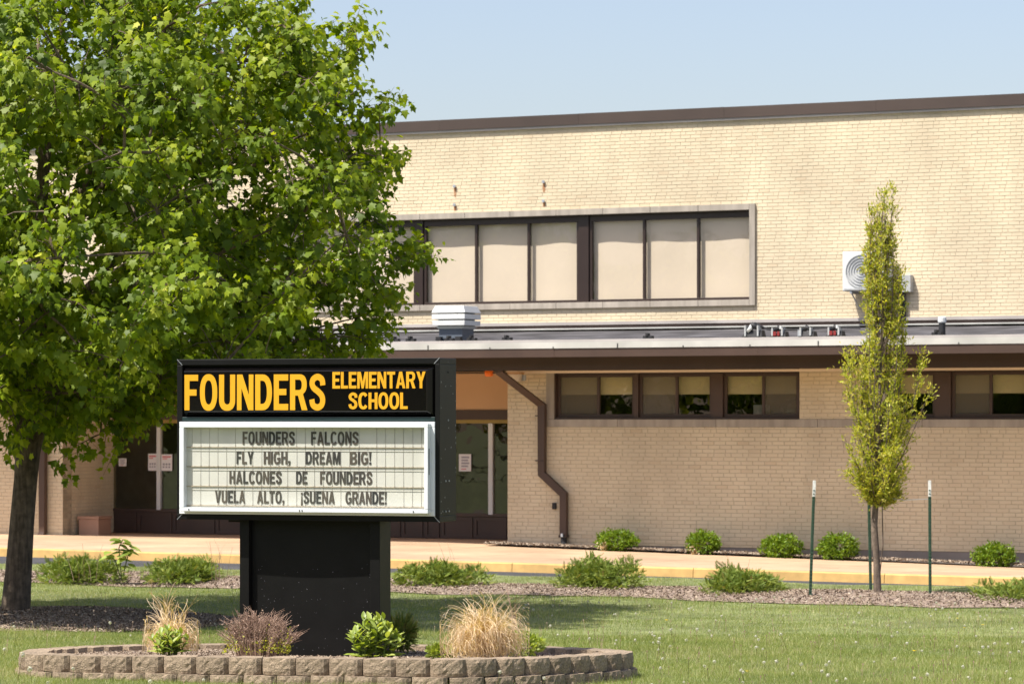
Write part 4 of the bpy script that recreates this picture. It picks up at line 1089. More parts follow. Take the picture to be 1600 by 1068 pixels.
for px, py, n_, s_ in ((548, 45, 7, .15), (580, 62, 3, .07), (520, 110, 10, .25), (600, 165, 7, .16), (606, 245, 8, .16), (590, 330, 9, .25), (640, 395, 9, .2), (668, 405, 2, .04), (610, 450, 8, .2), (600, 510, 8, .2), (575, 535, 8, .2), (470, 20, 9, .25), (120, 680, 10, .3), (190, 660, 8, .22), (20, 700, 4, .14), (60, 640, 10, .3), (235, 640, 6, .2), (160, 600, 16, .35), (30, 590, 16, .35), (300, 590, 12, .3), (420, 560, 10, .25), (520, 548, 10, .25), (350, 545, 14, .3), (240, 560, 16, .4)):
    for k in range(n_):
        p = Wp(px, py, 36.2 + RNG.normal() * .5 - (.9 if py > 560 else 0)) + Vector(tuple(RNG.normal(size=3) * s_ * .6)); tips.append((p, p - CC))
hubs = []; known = [tuple(l) for l in limbs]
extra = [tips[i][0] - tips[i][1].normalized() * .15 for i in range(len(tips) - 1) if i % 9 == 0][-40:]
for hb in sorted(clumps + extra, key=lambda c: (c - Vector((CC.x, CC.y, CC.z - 1))).length):
    K = np.array(known); dd_ = np.sum((K - np.array(hb))**2, axis=1) + .6 * np.maximum(0, K[:, 2] - hb.z)**2; i = int(np.argmin(dd_)); s = Vector(known[i])
    m_ = s.lerp(hb, .5) + Vector((RNG.normal()*.04, RNG.normal()*.04, .05 + RNG.normal()*.03)); hubs.append((s, m_, hb)); known += [tuple(hb), tuple(m_)]
hubp = np.array([tuple(h[2]) for h in hubs]); tw = MB(); LPs, LAx, LNn, LSz, LTn = [], [], [], [], []
for s, m_, hb in hubs: tw.tube([mlocal(s), mlocal(s.lerp(m_, .5)), mlocal(m_), mlocal(m_.lerp(hb, .5)), mlocal(hb)], [.018, .016, .013, .010, .007], 5, caps=False)
for p, d in tips:
    d = d.normalized(); dirv = (d * 1.0 + Vector((0, 0, .45)) + Vector(tuple(RNG.normal(size=3) * .35))).normalized()
    L = RNG.uniform(.28, .52); base = p - dirv * L * .6; tip = base + dirv * L
    i = int(np.argmin(np.sum((hubp - np.array(base))**2, axis=1))); s = Vector(hubp[i])
    m_ = s.lerp(base, .55) + Vector((0, 0, .05))
    tw.tube([mlocal(s), mlocal(m_), mlocal(base), mlocal(tip)], [.007, .006, .004, .0015], 3, caps=False)
    nl = int(RNG.integers(15, 26)); st_ = RNG.normal() * .13
    for k in range(nl):
        t = k / nl; c = base + dirv * L * (t * 1.1 - .1) + Vector(tuple(RNG.normal(size=3) * .045))
        a = 2.4 * k; o1 = dirv.orthogonal().normalized(); o2 = dirv.cross(o1)
        side = (o1 * math.cos(a) + o2 * math.sin(a))
        ax = (side * .8 + dirv * .35 + Vector((0, 0, -.75)) + Vector(tuple(RNG.normal(size=3) * .25))).normalized()
        LPs.append(c + side * .04); LAx.append(ax)
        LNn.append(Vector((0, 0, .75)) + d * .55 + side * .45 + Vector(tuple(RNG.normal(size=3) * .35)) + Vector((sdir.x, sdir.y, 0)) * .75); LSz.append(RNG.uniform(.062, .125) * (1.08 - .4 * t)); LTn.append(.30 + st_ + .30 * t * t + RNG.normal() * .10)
LPs = np.array([tuple(p) for p in LPs]); LAx = np.array([tuple(p) for p in LAx]); LNn = np.array([tuple(p) for p in LNn]); LSz = np.array(LSz)
NL = len(LPs); mats = bases(LAx, LNn) * LSz[:, None, None]
tint = np.clip(np.array(LTn), 0, 1)
pxs = CX + LPs[:, 0] / LPs[:, 1] * F; pys = YH - (LPs[:, 2] - H) / LPs[:, 1] * F
inside = (pxs > 10) & (pxs < 690) & (pys > 5) & (pys < 720)
score = np.where(inside, LSz / LPs[:, 1], 0); order = np.argsort(-score); sel = order[:300]; rest = np.setdiff1d(np.arange(NL), sel)
off = np.array([MAP.x, MAP.y, 0])
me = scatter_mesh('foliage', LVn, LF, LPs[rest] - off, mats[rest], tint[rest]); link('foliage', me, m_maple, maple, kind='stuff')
lm = []
for k in range(6):
    q = scatter_mesh('leaf', LVn, LF, np.zeros((1, 3)), np.eye(3)[None], np.array([(k + .5) / 6 * .8])); q.materials.append(m_maple); lm.append(q)
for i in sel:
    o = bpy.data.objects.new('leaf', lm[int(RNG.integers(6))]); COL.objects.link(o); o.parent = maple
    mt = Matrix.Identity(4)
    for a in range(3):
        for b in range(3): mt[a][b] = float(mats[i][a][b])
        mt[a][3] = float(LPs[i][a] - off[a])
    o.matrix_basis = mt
tw.build('twigs', m_bark, maple, kind='stuff')

# slim young columnar tree
YT = 40.9
yb = Wp(1371, 928, YT); young = empty('young_tree', yb, 0, label='slim upright young tree with yellow green leaves between three green stakes', cat='tree')
def yl(px, py, dy=0): return Wp(px, py, YT) + Vector((0, dy, 0)) - yb
YP = [(1372, 935, .062), (1371, 926, .055), (1370, 880, .045), (1366, 820, .043), (1370, 760, .036), (1372, 700, .03), (1374, 620, .022), (1378, 520, .016), (1384, 400, .010), (1382, 315, .004)]
MB().tube([yl(a, b) for a, b, _ in YP], [r_ for *_, r_ in YP], 10).build('trunk', m_bark2, young, smooth=True)
MB().tube([yl(1374, 905), yl(1379, 850, -.04), yl(1378, 790, -.03), yl(1376, 770)], [.006, .008, .007, .004], 5).build('sucker', m_bark2, young)
prof = [(290, 1384, 14), (330, 1382, 27), (360, 1380, 22), (395, 1372, 38), (430, 1375, 36), (470, 1378, 44), (510, 1382, 56), (550, 1383, 62), (590, 1382, 78), (630, 1380, 80), (670, 1378, 72), (710, 1377, 62), (750, 1376, 50), (785, 1373, 24), (800, 1371, 6)]
def prof_at(y):
    ys_ = [p[0] for p in prof]; return np.interp(y, ys_, [p[1] for p in prof]), np.interp(y, ys_, [p[2] for p in prof])
tips_y = []; by = MB(); pos, axs, nrm, siz = [], [], [], []
for k in range(100):
    y1 = (300 + 480 * RNG.random()**.62) if k > 15 else 296 + 7*k; cx_, w_ = prof_at(y1); s0 = min(790, y1 + RNG.uniform(110, 210)); ang = RNG.random() * 6.283; q = RNG.uniform(.3, 1.0)
    px1 = cx_ + w_ * math.cos(ang) * q * 1.05; dyy = w_ * math.sin(ang) * q / F * YT
    cs = np.interp(s0, [315, 400, 520, 620, 760, 930], [1382, 1384, 1378, 1374, 1370, 1372])
    cm, wm = prof_at((s0 + y1) / 2); a_, c_ = yl(cs, s0), yl(px1, y1, dyy); mid = yl(cs * .35 + (cm + wm*math.cos(ang)*q*.9) * .65, s0 * .62 + y1 * .38, dyy * .75)
    P = [Vector(tuple(v)) for v in catmull([a_, mid, c_], 7, False)]
    by.tube(P, [.015 * (1 - .8*i/(len(P)-1)) for i in range(len(P))], 4, caps=False)
    for i in range(4, len(P)):
        for _ in range(9):
            pd_ = Vector(tuple(RNG.normal(size=3) * .075)); L = RNG.uniform(.05, .14)
            dr = ((P[i] - P[i-1]).normalized() * 1.1 + Vector(tuple(RNG.normal(size=3) * .6))).normalized()
            st = P[i] + pd_ * .4; en_ = st + dr * L
            if _ % 3 == 0: by.tube([st, en_], [.003, .001], 3, caps=False)
            for j in range(8):
                c = st.lerp(en_, j / 7) ; pos.append(tuple(c)); axs.append(tuple(dr * .8 + Vector(tuple(RNG.normal(size=3) * .55)) + Vector((0, 0, .3)))); nrm.append(tuple(RNG.normal(size=3) * .6 + np.array([0, 0, .8]))); siz.append(RNG.uniform(.034, .062))
pos, axs, nrm, siz = map(np.array, (pos, axs, nrm, siz))
tvl = np.array([(0, 0, 0), (.17, .4, .03), (0, 1, -.05), (-.17, .4, .03)]); tfl = [(0, 1, 2), (0, 2, 3)]
cl_ = np.sin(pos[:, 0]*23 + 3*np.sin(pos[:, 2]*5)) * np.sin(pos[:, 2]*13 + 2) * np.sin(pos[:, 1]*21 + 1); keep = (RNG.random(len(pos)) < .50) & (cl_ < .28)
me = scatter_mesh('foliage', tvl, tfl, pos[keep], (bases(axs, nrm) * siz[:, None, None])[keep]); link('foliage', me, m_pear, young, kind='stuff')
by.build('branches', m_bark2, young, kind='stuff')

# green steel stakes
def stake(px0, py0, px1, py1, Y, lab):
    a, b = Wp(px0, py0, Y), Wp(px1, py1, Y); r = empty('stake', a, 0, label=lab, cat='stake', group='green steel stakes round the young tree')
    d = b - a; t = d * .86; ex = Vector((.018, 0, 0)); ey = Vector((0, .018, 0))
    def tee(p0, p1, name, m):
        mb = MB()
        for c0, c1 in (((-.019, -.003), (.019, .003)), ((-.0035, .0031), (.0035, .034))):
            n = len(mb.v)
            for p in (p0, p1): mb.v += [(p.x + c0[0], p.y + c0[1], p.z), (p.x + c1[0], p.y + c0[1], p.z), (p.x + c1[0], p.y + c1[1], p.z), (p.x + c0[0], p.y + c1[1], p.z)]
            mb.f += [tuple(n + i for i in q) for q in ((0,3,2,1),(4,5,6,7),(0,1,5,4),(1,2,6,5),(2,3,7,6),(3,0,4,7))]
        mb.build(name, m, r)
    tee(Vector((0, 0, -.2)), t, 'shaft', m_green); tee(t + d * .001, d, 'painted_tip', m_tip)
    mb = MB()
    for k in range(30):
        c = d * (.04 + .9 * k / 30); mb.box(c.x - .010, c.x + .010, c.y - .010, c.y - .0031, c.z, c.z + .012)
    mb.build('studs', m_green, r, kind='stuff')
stake(1265, 931, 1272.5, 750, 40.6, 'green stake with white tip leaning slightly, left of the young tree')
stake(1361, 924, 1357, 752, 41.6, 'green stake directly behind the young tree trunk')
stake(1453.5, 930, 1452.5, 750, 40.2, 'upright green stake with white tip, right of the young tree')

a_, b_ = Wp(1372, 775, 40.9), Wp(1453, 779, 40.2)
MB().tube([a_, a_.lerp(b_, .5) - Vector((0, 0, .03)), b_], .004, 5).build('tie_wire', m_silver, label='thin wire tie from the young tree to the stake on its right', cat='wire')
# ------------------------------------------------------------------ shrubs
spray_v, spray_f = [], []
for k in range(9):                      # feathery juniper spray along +y
    t = k / 8; 
    for s in (-1, 1):
        n = len(spray_v); L = .42 * (1 - t * .65)
        spray_v += [(0, t*.85, 0), (s*L*.7, t*.85 + L*.75, .05*s), (s*.03, t*.85 + .12, .03)]; spray_f.append((n, n+1, n+2))
n = len(spray_v); spray_v += [(-.03, 0, 0), (.03, 0, 0), (0, 1, .04)]; spray_f.append((n, n+1, n+2))
spray_v = np.array(spray_v)
def juniper(px0, px1, ytop, ybase, Y, seed, lab):
    rg = np.random.default_rng(seed); x0, x1 = (px0 - CX)/F*Y, (px1 - CX)/F*Y; cx_ = (x0+x1)/2; w = (x1-x0)/2; h = (ybase - ytop)/F*Y*1.15
    zb = H - (ybase - YH)/F*Y; r = empty('juniper_shrub', (cx_, Y, zb), 0, label=lab, cat='shrub', group='low junipers in the mulch strip')
    lob = [(rg.uniform(-.7, .7)*w, rg.uniform(-.35, .35), rg.uniform(.55, 1.0)) for _ in range(7)]
    P, A, N_, Z, T = [], [], [], [], []
    stm = MB()
    for k in range(2300):
        l = lob[rg.integers(len(lob))] if rg.random() < .75 else (0, 0, .8)
        a = rg.uniform(0, 6.283); e_ = rg.uniform(.02, 1.45); rr = rg.uniform(.55, 1.05)
        d = np.array([math.cos(a)*math.cos(e_), math.sin(a)*math.cos(e_), math.sin(e_)])
        p = np.array([l[0] + d[0]*w*.42*rr, l[1] + d[1]*.5*rr, max(.015, d[2]*h*l[2]*.86*rr*(1 - .35*(abs(l[0])/w)**2))])
        if abs(p[0]) > w*1.0: p[0] = w * rg.uniform(.8, 1) * np.sign(p[0]); p[2] *= .6
        P.append(p); A.append(d*np.array([1, 1, .35]) + rg.normal(size=3)*.5 + np.array([0, 0, .12])); N_.append(rg.normal(size=3)*.6 + np.array([0, -.3, 1])); Z.append(rg.uniform(.055, .12))
        T.append(np.clip(rg.beta(2, 2)*.75 + (.35 if rg.random() < .04 else 0), 0, 1))
    for k in range(30):
        l = lob[rg.integers(len(lob))]; stm.tube([(l[0]*.2, 0, 0), (l[0]*.7, l[1], h*.2), (l[0], l[1], h*.55)], [.012, .009, .004], 4, caps=False)
    P, A, N_, Z, T = map(np.array, (P, A, N_, Z, T))
    link('foliage', scatter_mesh('foliage', spray_v, spray_f, P, bases(A, N_) * Z[:, None, None], T), m_jun, r, kind='stuff')
    stm.build('stems', m_bark, r); return r
juniper(58, 200, 862, 909, 44.5, 1, 'spreading juniper left of the sign beside the broad leaved sapling')
juniper(222, 374, 868, 907, 44.3, 2, 'low spreading juniper just left of the sign post with weeds around it')
juniper(615, 768, 873, 914, 43.2, 3, 'wide low juniper just right of the sign post')
juniper(865, 1010, 868, 918, 42.4, 4, 'tallest rounded juniper, between the downspout and the first wall shrub')
juniper(1070, 1225, 883, 927, 41.6, 5, 'sprawling juniper left of the leaning green stake')
juniper(1525, 1690, 903, 946, 39.6, 6, 'juniper with some brown tips at the right edge of the photo')

leafq_v = np.array([(0, 0, 0), (.34, .45, .06), (0, 1, -.04), (-.34, .45, .06)]); leafq_f = [(0, 1, 2), (0, 2, 3)]
def ballshrub(px0, px1, ytop, ybase, v, seed, lab, dead=0):
    rg = np.random.default_rng(seed); pxc = (px0+px1)/2; u, z = plan(pxc, ybase, v); p0 = bw(u, v, z); Y = p0.y; w = (px1-px0)/2/F*Y; h = (ybase-ytop)/F*Y
    r = empty('boxwood_shrub', (p0.x, p0.y, z), 0, label=lab, cat='shrub', group='round shrubs along the foot of the brick wall')
    P, A, N_, Z, T = [], [], [], [], []
    for k in range(520):
        d = rg.normal(size=3); d /= np.linalg.norm(d); rr = rg.uniform(.55, 1.0) * (1 + .12*math.sin(5*d[0] + seed) * math.sin(4*d[2]+d[1]*5))
        c = np.array([d[0]*w*rr*.92, d[1]*w*rr*.92, h*.47 + d[2]*h*.5*rr])
        if c[2] < .02: continue
        tt = rg.beta(2, 2); isd = dead and (d[0] < -.35 and d[2] < .15 + .3*rg.random())
        for j in range(7):
            P.append(c + rg.normal(size=3)*.018 + d*j*.007); A.append(d*.9 + rg.normal(size=3)*.7 + np.array([0, 0, .35])); N_.append(rg.normal(size=3)*.5 + d + np.array([0, 0, .4])); Z.append(rg.uniform(.03, .055)); T.append(min(1, max(0, tt + rg.normal()*.12)))
    P, A, N_, Z, T = map(np.array, (P, A, N_, Z, T))
    link('foliage', scatter_mesh('foliage', leafq_v, leafq_f, P, bases(A, N_) * Z[:, None, None], T), m_box_l, r, kind='stuff')
    s = MB()
    for k in range(14):
        a = rg.uniform(0, 6.28); s.tube([(0, 0, -.02), (w*.3*math.cos(a), w*.3*math.sin(a), h*.3), (w*.65*math.cos(a), w*.65*math.sin(a), h*.7)], [.012, .009, .004], 4, caps=False)
    s.build('stems', m_bark, r)
    if dead:
        q = rg.normal(size=(160, 3)) * np.array([.05, .05, .06]) + np.array([-w*.55 if dead > 0 else w*.4, -w*.45, h*.22])
        link('dead_leaves', scatter_mesh('dead_leaves', leafq_v, leafq_f, q, bases(rdir(160), rdir(160)) * .04), m_dry, r, kind='stuff')
ballshrub(929, 998, 829, 862, .55, 1, 'round shrub with a tuft of dead leaves, nearest the downspout', 1)
ballshrub(1073, 1126, 831, 867, .55, 2, 'small round shrub with a bare left side, second from the downspout', 1)
ballshrub(1188, 1254, 836, 875, .55, 3, 'loose pale green round shrub left of the leaning stake')
ballshrub(1277, 1341, 833, 878, .55, 4, 'full round shrub between the leaning stake and the young tree')
ballshrub(1521, 1588, 850, 887, .6, 5, 'dense dome shaped shrub at the right end of the wall')

# broad leaved sapling rising out of the left juniper
lance_v = np.array([(0, 0, 0), (.15, .22, .05), (.20, .5, .05), (.11, .8, .0), (0, 1, -.09), (-.11, .8, .0), (-.20, .5, .05), (-.15, .22, .05), (0, .25, .0), (0, .55, .0), (0, .82, -.04)])
lance_f = [(0, 1, 8), (1, 2, 9, 8), (2, 3, 10, 9), (3, 4, 10), (0, 8, 7), (8, 9, 6, 7), (9, 10, 5, 6), (10, 4, 5)]
def leaf_meshes(m, n=5):
    out = []
    for k in range(n):
        q = scatter_mesh('leaf', lance_v, lance_f, np.zeros((1, 3)), np.eye(3)[None], np.array([(k + .5)/n])); q.materials.append(m); q.polygons.foreach_set('use_smooth', [True]*len(q.polygons)); out.append(q)
    return out
LMB = leaf_meshes(m_broad)
def put_leaf(par, p, ax, nr, L, wk=1.0, rg=random):
    B = bases(np.array([ax], float), np.array([nr], float))[0] * L; B[:, 0] *= wk
    o = bpy.data.objects.new('leaf', rg.choice(LMB)); COL.objects.link(o); o.parent = par; mt = Matrix.Identity(4)
    for a in range(3):
        for b in range(3): mt[a][b] = float(B[a][b])
        mt[a][3] = float(p[a])
    o.matrix_basis = mt
r = empty('sapling', Wp(190, 906, 44.0), 0, label='young sapling with large drooping light green leaves growing out of the leftmost juniper', cat='plant')
b0 = Wp(190, 906, 44.0)
for path in ([(190, 906), (188, 880), (186, 855), (192, 842)], [(192, 900), (198, 875), (203, 858)], [(188, 900), (180, 875), (172, 866)]):
    MB().tube([Wp(a, b, 44.0) - b0 for a, b in path], .008, 5).build('stem', m_stem, r)
    for a, b in path[1:] + path[-1:]:
        for k in range(4):
            ang = random.uniform(0, 6.28); ax = (math.cos(ang), math.sin(ang)*.6, random.uniform(-.5, .25)); put_leaf(r, Wp(a + random.uniform(-3, 3), b + random.uniform(-6, 6), 44.0) - b0, ax, (0, -.35, 1), random.uniform(.13, .20), 1.5)

# leafy perennials in the bed
def perennial(px, ybase, Y, w, h, n, seed, lab, L=.13, wk=1.0):
    rg = random.Random(seed); b0 = Wp(px, ybase, Y) - Vector((0, 0, .015)); r = empty('leafy_plant', b0, 0, label=lab, cat='plant')
    for s in range(n):
        a = rg.uniform(0, 6.28); q = rg.random()**.6; tip = Vector((math.cos(a)*w*q, math.sin(a)*w*q*.8, h*(1.05 - .55*q*q) * rg.uniform(.7, 1.0)))
        mid = Vector((tip.x*.75, tip.y*.75, tip.z*.55)); MB().tube([(tip.x*.6, tip.y*.6, -.03), mid, tip], [.006, .005, .003], 4).build('stem', m_stem, r)
        nl = 8
        for k in range(nl):
            t = .04 + .96 * k/(nl-1); c = Vector((tip.x*.6, tip.y*.6, 0)).lerp(mid, min(1, t*2)) if t < .5 else mid.lerp(tip, (t-.5)*2); b = a + 2.4*k
            up_ = .25 + 1.1*(k/(nl-1))**2
            put_leaf(r, c, (math.cos(b), math.sin(b), up_), (-.3*math.cos(b)-.1, -.3*math.sin(b)-.3, 1), L*rg.uniform(.7, 1.1)*(1 - .3*k/nl), wk, rg)
perennial(585, 1024, 24.25, .21, .30, 34, 5, 'bright green leafy plant with pointed leaves in front of the right side of the post')
perennial(264, 1017, 25.0, .17, .19, 24, 6, 'green leafy plant below the brown wisps at the left of the bed', .10)
# dry curly ornamental grass
def drygrass(px, ybase, Y, w, h, n, seed, lab, curl=1.0, m=m_dry, tall=0, cat='ornamental grass', name='dry_grass_clump'):
    rg = np.random.default_rng(seed); b0 = Wp(px, ybase, Y) - Vector((0, 0, .015)); r = empty(name, b0, 0, label=lab, cat=cat)
    V_, F_, T_ = [], [], []
    for k in range(n):
        a = rg.uniform(0, 6.283); q = rg.uniform(.1, 1)**.7; x = rg.normal()*w*.14; y = rg.normal()*w*.12; z = 0.
        th = rg.uniform(.05, 1.05)*q*min(1, curl + .2) + .03; L = h * rg.uniform(.75, 1.65); ns = 14; ds = L/ns; hd = a; wd = rg.uniform(.0022, .0036); cv = rg.uniform(.06, .70)*curl; tv_ = rg.normal()*.18*curl; tn = rg.random()
        pp = []
        for i in range(ns + 1):
            pp.append((x, y, z)); x += ds*math.sin(th)*math.cos(hd); y += ds*math.sin(th)*math.sin(hd); z += ds*math.cos(th); th += cv*(i/ns)*1.9; hd += tv_
            x = max(-w*1.1, min(w*1.1, x)); z = max(.0, z)
        n0 = len(V_)
        for i, (x_, y_, z_2) in enumerate(pp):
            s = wd*(1 - .6*i/ns); V_ += [(x_ - s, y_ - s*.3, z_2), (x_ + s, y_ + s*.3, z_2 + s*.4)]; T_ += [tn, tn]
        F_ += [(n0+2*i, n0+2*i+1, n0+2*i+3, n0+2*i+2) for i in range(ns)]
    me = bpy.data.meshes.new('blades'); me.from_pydata(V_, [], F_); at_ = me.attributes.new('tint', 'FLOAT', 'POINT'); at_.data.foreach_set('value', T_); me.update()
    link('blades', me, m, r, kind='stuff'); return r
drygrass(757, 1022, 24.5, .31, .40, 1300, 3, 'big round clump of curly straw coloured dry grass in the right half of the bed', 1.0)
drygrass(268, 1014, 25.5, .19, .33, 620, 4, 'wispy brownish dry grass clump behind the green plant at the left of the bed', 1.1)
r = drygrass(258, 985, 26.2, .10, .33, 26, 8, 'few tall pale seed stalks rising above the left dry grass clump', .25, name='seed_stalks')
drygrass(806, 985, 27.2, .12, .27, 12, 9, 'thin dark dead stalks standing at the right back of the bed', .12, m=m_twig, name='dead_stalks', cat='dead plant')
# dry twiggy shrub
def twiggy(px, ybase, Y, w, h, seed, lab):
    rg = np.random.default_rng(seed); b0 = Wp(px, ybase, Y) - Vector((0, 0, .015)); r = empty('twiggy_shrub', b0, 0, label=lab, cat='shrub'); mb = MB(); tips_ = []
    for k in range(170):
        a = rg.uniform(0, 6.283); q = rg.uniform(.15, 1); tip = Vector((math.cos(a)*w*q, math.sin(a)*w*.7*q, h*(1.0 - .62*q**3)*rg.uniform(.75, 1.05)))
        mid = Vector((tip.x*.45, tip.y*.45, tip.z*.55)); mid = Vector((tip.x*.8, tip.y*.8, tip.z*.4)); mb.tube([(tip.x*.65, tip.y*.65, -.02), Vector((tip.x*.8, tip.y*.8, tip.z*.5)), tip], [.004, .003, .0015], 3, caps=False)
        for j in range(6):
            s = mid.lerp(tip, rg.uniform(.1, 1)); e_ = s + Vector((tip.x*.2 + rg.normal()*.03, tip.y*.2 + rg.normal()*.03, rg.uniform(.02, .07))); mb.tube([s, e_], [.002, .0009], 3, caps=False); tips_.append((s, e_))
    o = mb.build('twigs', m_twig, r, kind='stuff')
    at_ = o.data.attributes.new('tint', 'FLOAT', 'POINT'); at_.data.foreach_set('value', np.random.default_rng(1).random(len(o.data.vertices)).astype(np.float32))
    P = np.array([tuple(s.lerp(e_, RNG.random())) for s, e_ in tips_ for _ in range(3)]); n = len(P)
    link('dry_leaves', scatter_mesh('dry_leaves', leafq_v, leafq_f, P, bases(rdir(n), rdir(n)) * RNG.uniform(.006, .014, n)[:, None, None]), m_twig, r, kind='stuff')
    n = 900; P = np.stack([RNG.uniform(-w*.85, w*.85, n), RNG.uniform(-.2, .1, n), np.abs(RNG.normal(size=n))*h*.22 + .01], 1)
    P = P[(P[:, 0] > w*.1) | (RNG.random(n) < .4)]; n = len(P)
    link('new_leaves', scatter_mesh('new_leaves', leafq_v, leafq_f, P, bases(rdir(n) + np.array([0, 0, .5]), rdir(n)) * RNG.uniform(.012, .024, n)[:, None, None]), m_pear, r, kind='stuff')
twiggy(402, 1017, 24.6, .31, .31, 3, 'pinkish brown twiggy shrub with new green leaves in front of the post foot')
# small evergreen behind the leafy plant and low dark ground plants
def tuft(px, ybase, Y, w, h, n, seed, lab, m, name, cat, sz=.05, sprays=True):
    rg = np.random.default_rng(seed); b0 = Wp(px, ybase, Y) - Vector((0, 0, .015)); r = empty(name, b0, 0, label=lab, cat=cat)
    d = rg.normal(size=(n, 3)); d /= np.linalg.norm(d, axis=1)[:, None]; q = rg.uniform(.4, 1, n)[:, None]
    P = d * q * np.array([w, w*.8, h*.55]) + np.array([0, 0, h*.45]); P[:, 2] = np.abs(P[:, 2])
    tv_, tf_ = (spray_v, spray_f) if sprays else (leafq_v, leafq_f)
    link('foliage', scatter_mesh('foliage', tv_, tf_, P, bases(d + rg.normal(size=(n, 3))*.3 + np.array([0, 0, .5]), rg.normal(size=(n, 3)) + np.array([0, 0, .5])) * rg.uniform(sz*.7, sz*1.3, n)[:, None, None]), m, r, kind='stuff')
    s = MB()
    for k in range(8): s.tube([(0, 0, -.02), (w*.5*math.cos(k), w*.4*math.sin(k), h*.6)], [.006, .003], 4, caps=False)
    s.build('stems', m_bark, r)
tuft(626, 1010, 26.3, .145, .27, 800, 4, 'small fine leaved evergreen shrub behind the leafy plant right of the post', m_jun, 'evergreen_shrub', 'shrub', .05)
tuft(690, 1022, 24.9, .12, .09, 300, 5, 'low dark green ground plant between the leafy plant and the straw clump', m_broad, 'ground_plant', 'plant', .045, False)
tuft(818, 1018, 25.3, .17, .16, 500, 6, 'low dark green ground plant with white flowers right of the straw clump', m_broad, 'flowering_plant', 'plant', .04, False)

# ------------------------------------------------------------------ mulch chips
chip_v = np.array([(-.5, -.18, 0), (.5, -.14, 0), (.46, .18, .02), (-.48, .15, .03), (-.46, -.14, .12), (.48, -.1, .10)]); chip_f = [(0, 1, 2, 3), (4, 5, 2, 3), (0, 1, 5, 4)]
def chips(name, P, lab=None, size=(.018, .055)):
    n = len(P); ax = rdir(n); ax[:, 2] *= .35; nr = np.array([0, 0, 1.]) + RNG.normal(size=(n, 3))*.45
    me = scatter_mesh(name, chip_v, chip_f, P, bases(ax, nr) * RNG.uniform(*size, n)[:, None, None], np.clip(RNG.beta(2, 1.8, n), 0, 1))
    link(name, me, m_chip, kind='stuff', label=lab, cat='mulch')
n = 36000; u = RNG.uniform(-7, 17.5, n); k = RNG.random(n); v = MV0 + (MV1 - MV0)*k
v = v + np.where(k > .5, .10*np.sin((u+7)*1.1) + .06*np.sin((u+7)*2.7+1), .10*np.sin(u*1.1) + .06*np.sin(u*2.7+1)) + RNG.normal(size=n)*.05
X = u*C_ - v*S_; Yw = 56 - u*S_ - v*C_
P = np.stack([X, Yw, g(X, Yw) + .016 + .05*np.sin(math.pi*np.clip(k, 0, 1))], 1); chips('mulch_chips', P, 'wood chip mulch in the long strip under the junipers and young tree')
n = 24000; a = RNG.uniform(0, 6.283, n); q = np.sqrt(RNG.random(n))*MR; X = MAP.x + .1 + q*np.cos(a)*.92; Yw = MAP.y - 1.15 + q*np.sin(a)*1.05
P = np.stack([X, Yw, g(X, Yw) + .014 + ring_h(X, Yw)], 1); chips('mulch_chips', P, 'dark shaded wood chip mulch round the maple trunk')
n = 30000; X = RNG.uniform(-4, 1.1, n); Yw = RNG.uniform(23.3, 27.7, n); ins = in_poly(X, Yw, ctr + (ringp - ctr)*.93); X, Yw = X[ins], Yw[ins]
dd = np.hypot(X - ctr[0], Yw - ctr[1])
P = np.stack([X, Yw, ztop(Yw) - .047], 1); chips('mulch_chips', P[:14000], 'wood chips and small pebbles covering the planting bed round the sign', (.012, .035))

n = 9000; u = RNG.uniform(pu(765, .5), 13, n); v = RNG.uniform(.04, .74, n); X = u*C_ - v*S_; Yw = 56 - u*S_ - v*C_
P = np.stack([X, Yw, np.array([pave_z(a, b) for a, b in zip(u, v)]) + .025 + .03*np.sin(v*3.1)], 1); chips('mulch_chips', P, 'wood chips in the narrow bed under the round shrubs at the wall', (.03, .07))

# ------------------------------------------------------------------ lawn grass
def lawn_pts(n, y0, y1, pad=1.2):
    y = RNG.uniform(y0, y1, n); hw = y * .16 + pad; x = RNG.uniform(-1, 1, n) * hw.max(); k = np.abs(x) < hw; return x[k], y[k]
xs_, ys_ = [], []
for (n, a, b) in ((300000, 21.5, 26), (420000, 26, 33), (420000, 33, 50)):
    x, y = lawn_pts(n, a, b); xs_.append(x); ys_.append(y)
X, Yw = np.concatenate(xs_), np.concatenate(ys_)
ub = X*C_ - (Yw - 56)*S_; vb_ = -X*S_ - (Yw - 56)*C_
kk = (vb_ - MV0)/(MV1 - MV0)
instrip = (vb_ > MV0 + .10*np.sin(ub*1.1) + .06*np.sin(ub*2.7+1) + RNG.normal(size=len(X))*.06) & (vb_ < MV1 + .10*np.sin((ub+7)*1.1) + .06*np.sin((ub+7)*2.7+1) + RNG.normal(size=len(X))*.06)
instrip &= RNG.random(len(X)) > .012
ok = (vb_ > V_LAWN + .14) & ~instrip & ~in_ring(X + RNG.normal(size=len(X))*.06, Yw + RNG.normal(size=len(X))*.06) & ~in_poly(X, Yw, ctr + (ringp - ctr)*1.015)
X, Yw = X[ok], Yw[ok]; n = len(X); Z = g(X, Yw)
pat = .5 + .5*np.sin(X*1.7 + 2*np.sin(Yw*.8))*np.sin(Yw*1.3 + 1.5*np.sin(X*.9)); pat2 = np.sin(X*5.1 + 3)*np.sin(Yw*4.3 + X)
hgt = (.028 + .014*pat + .008*pat2) * RNG.uniform(.6, 1.35, n) * np.where(RNG.random(n) < .045, RNG.uniform(1.5, 2.9, n), 1); wid = (.0024 + .00009*(Yw - 22)) * RNG.uniform(.8, 1.4, n) / hgt
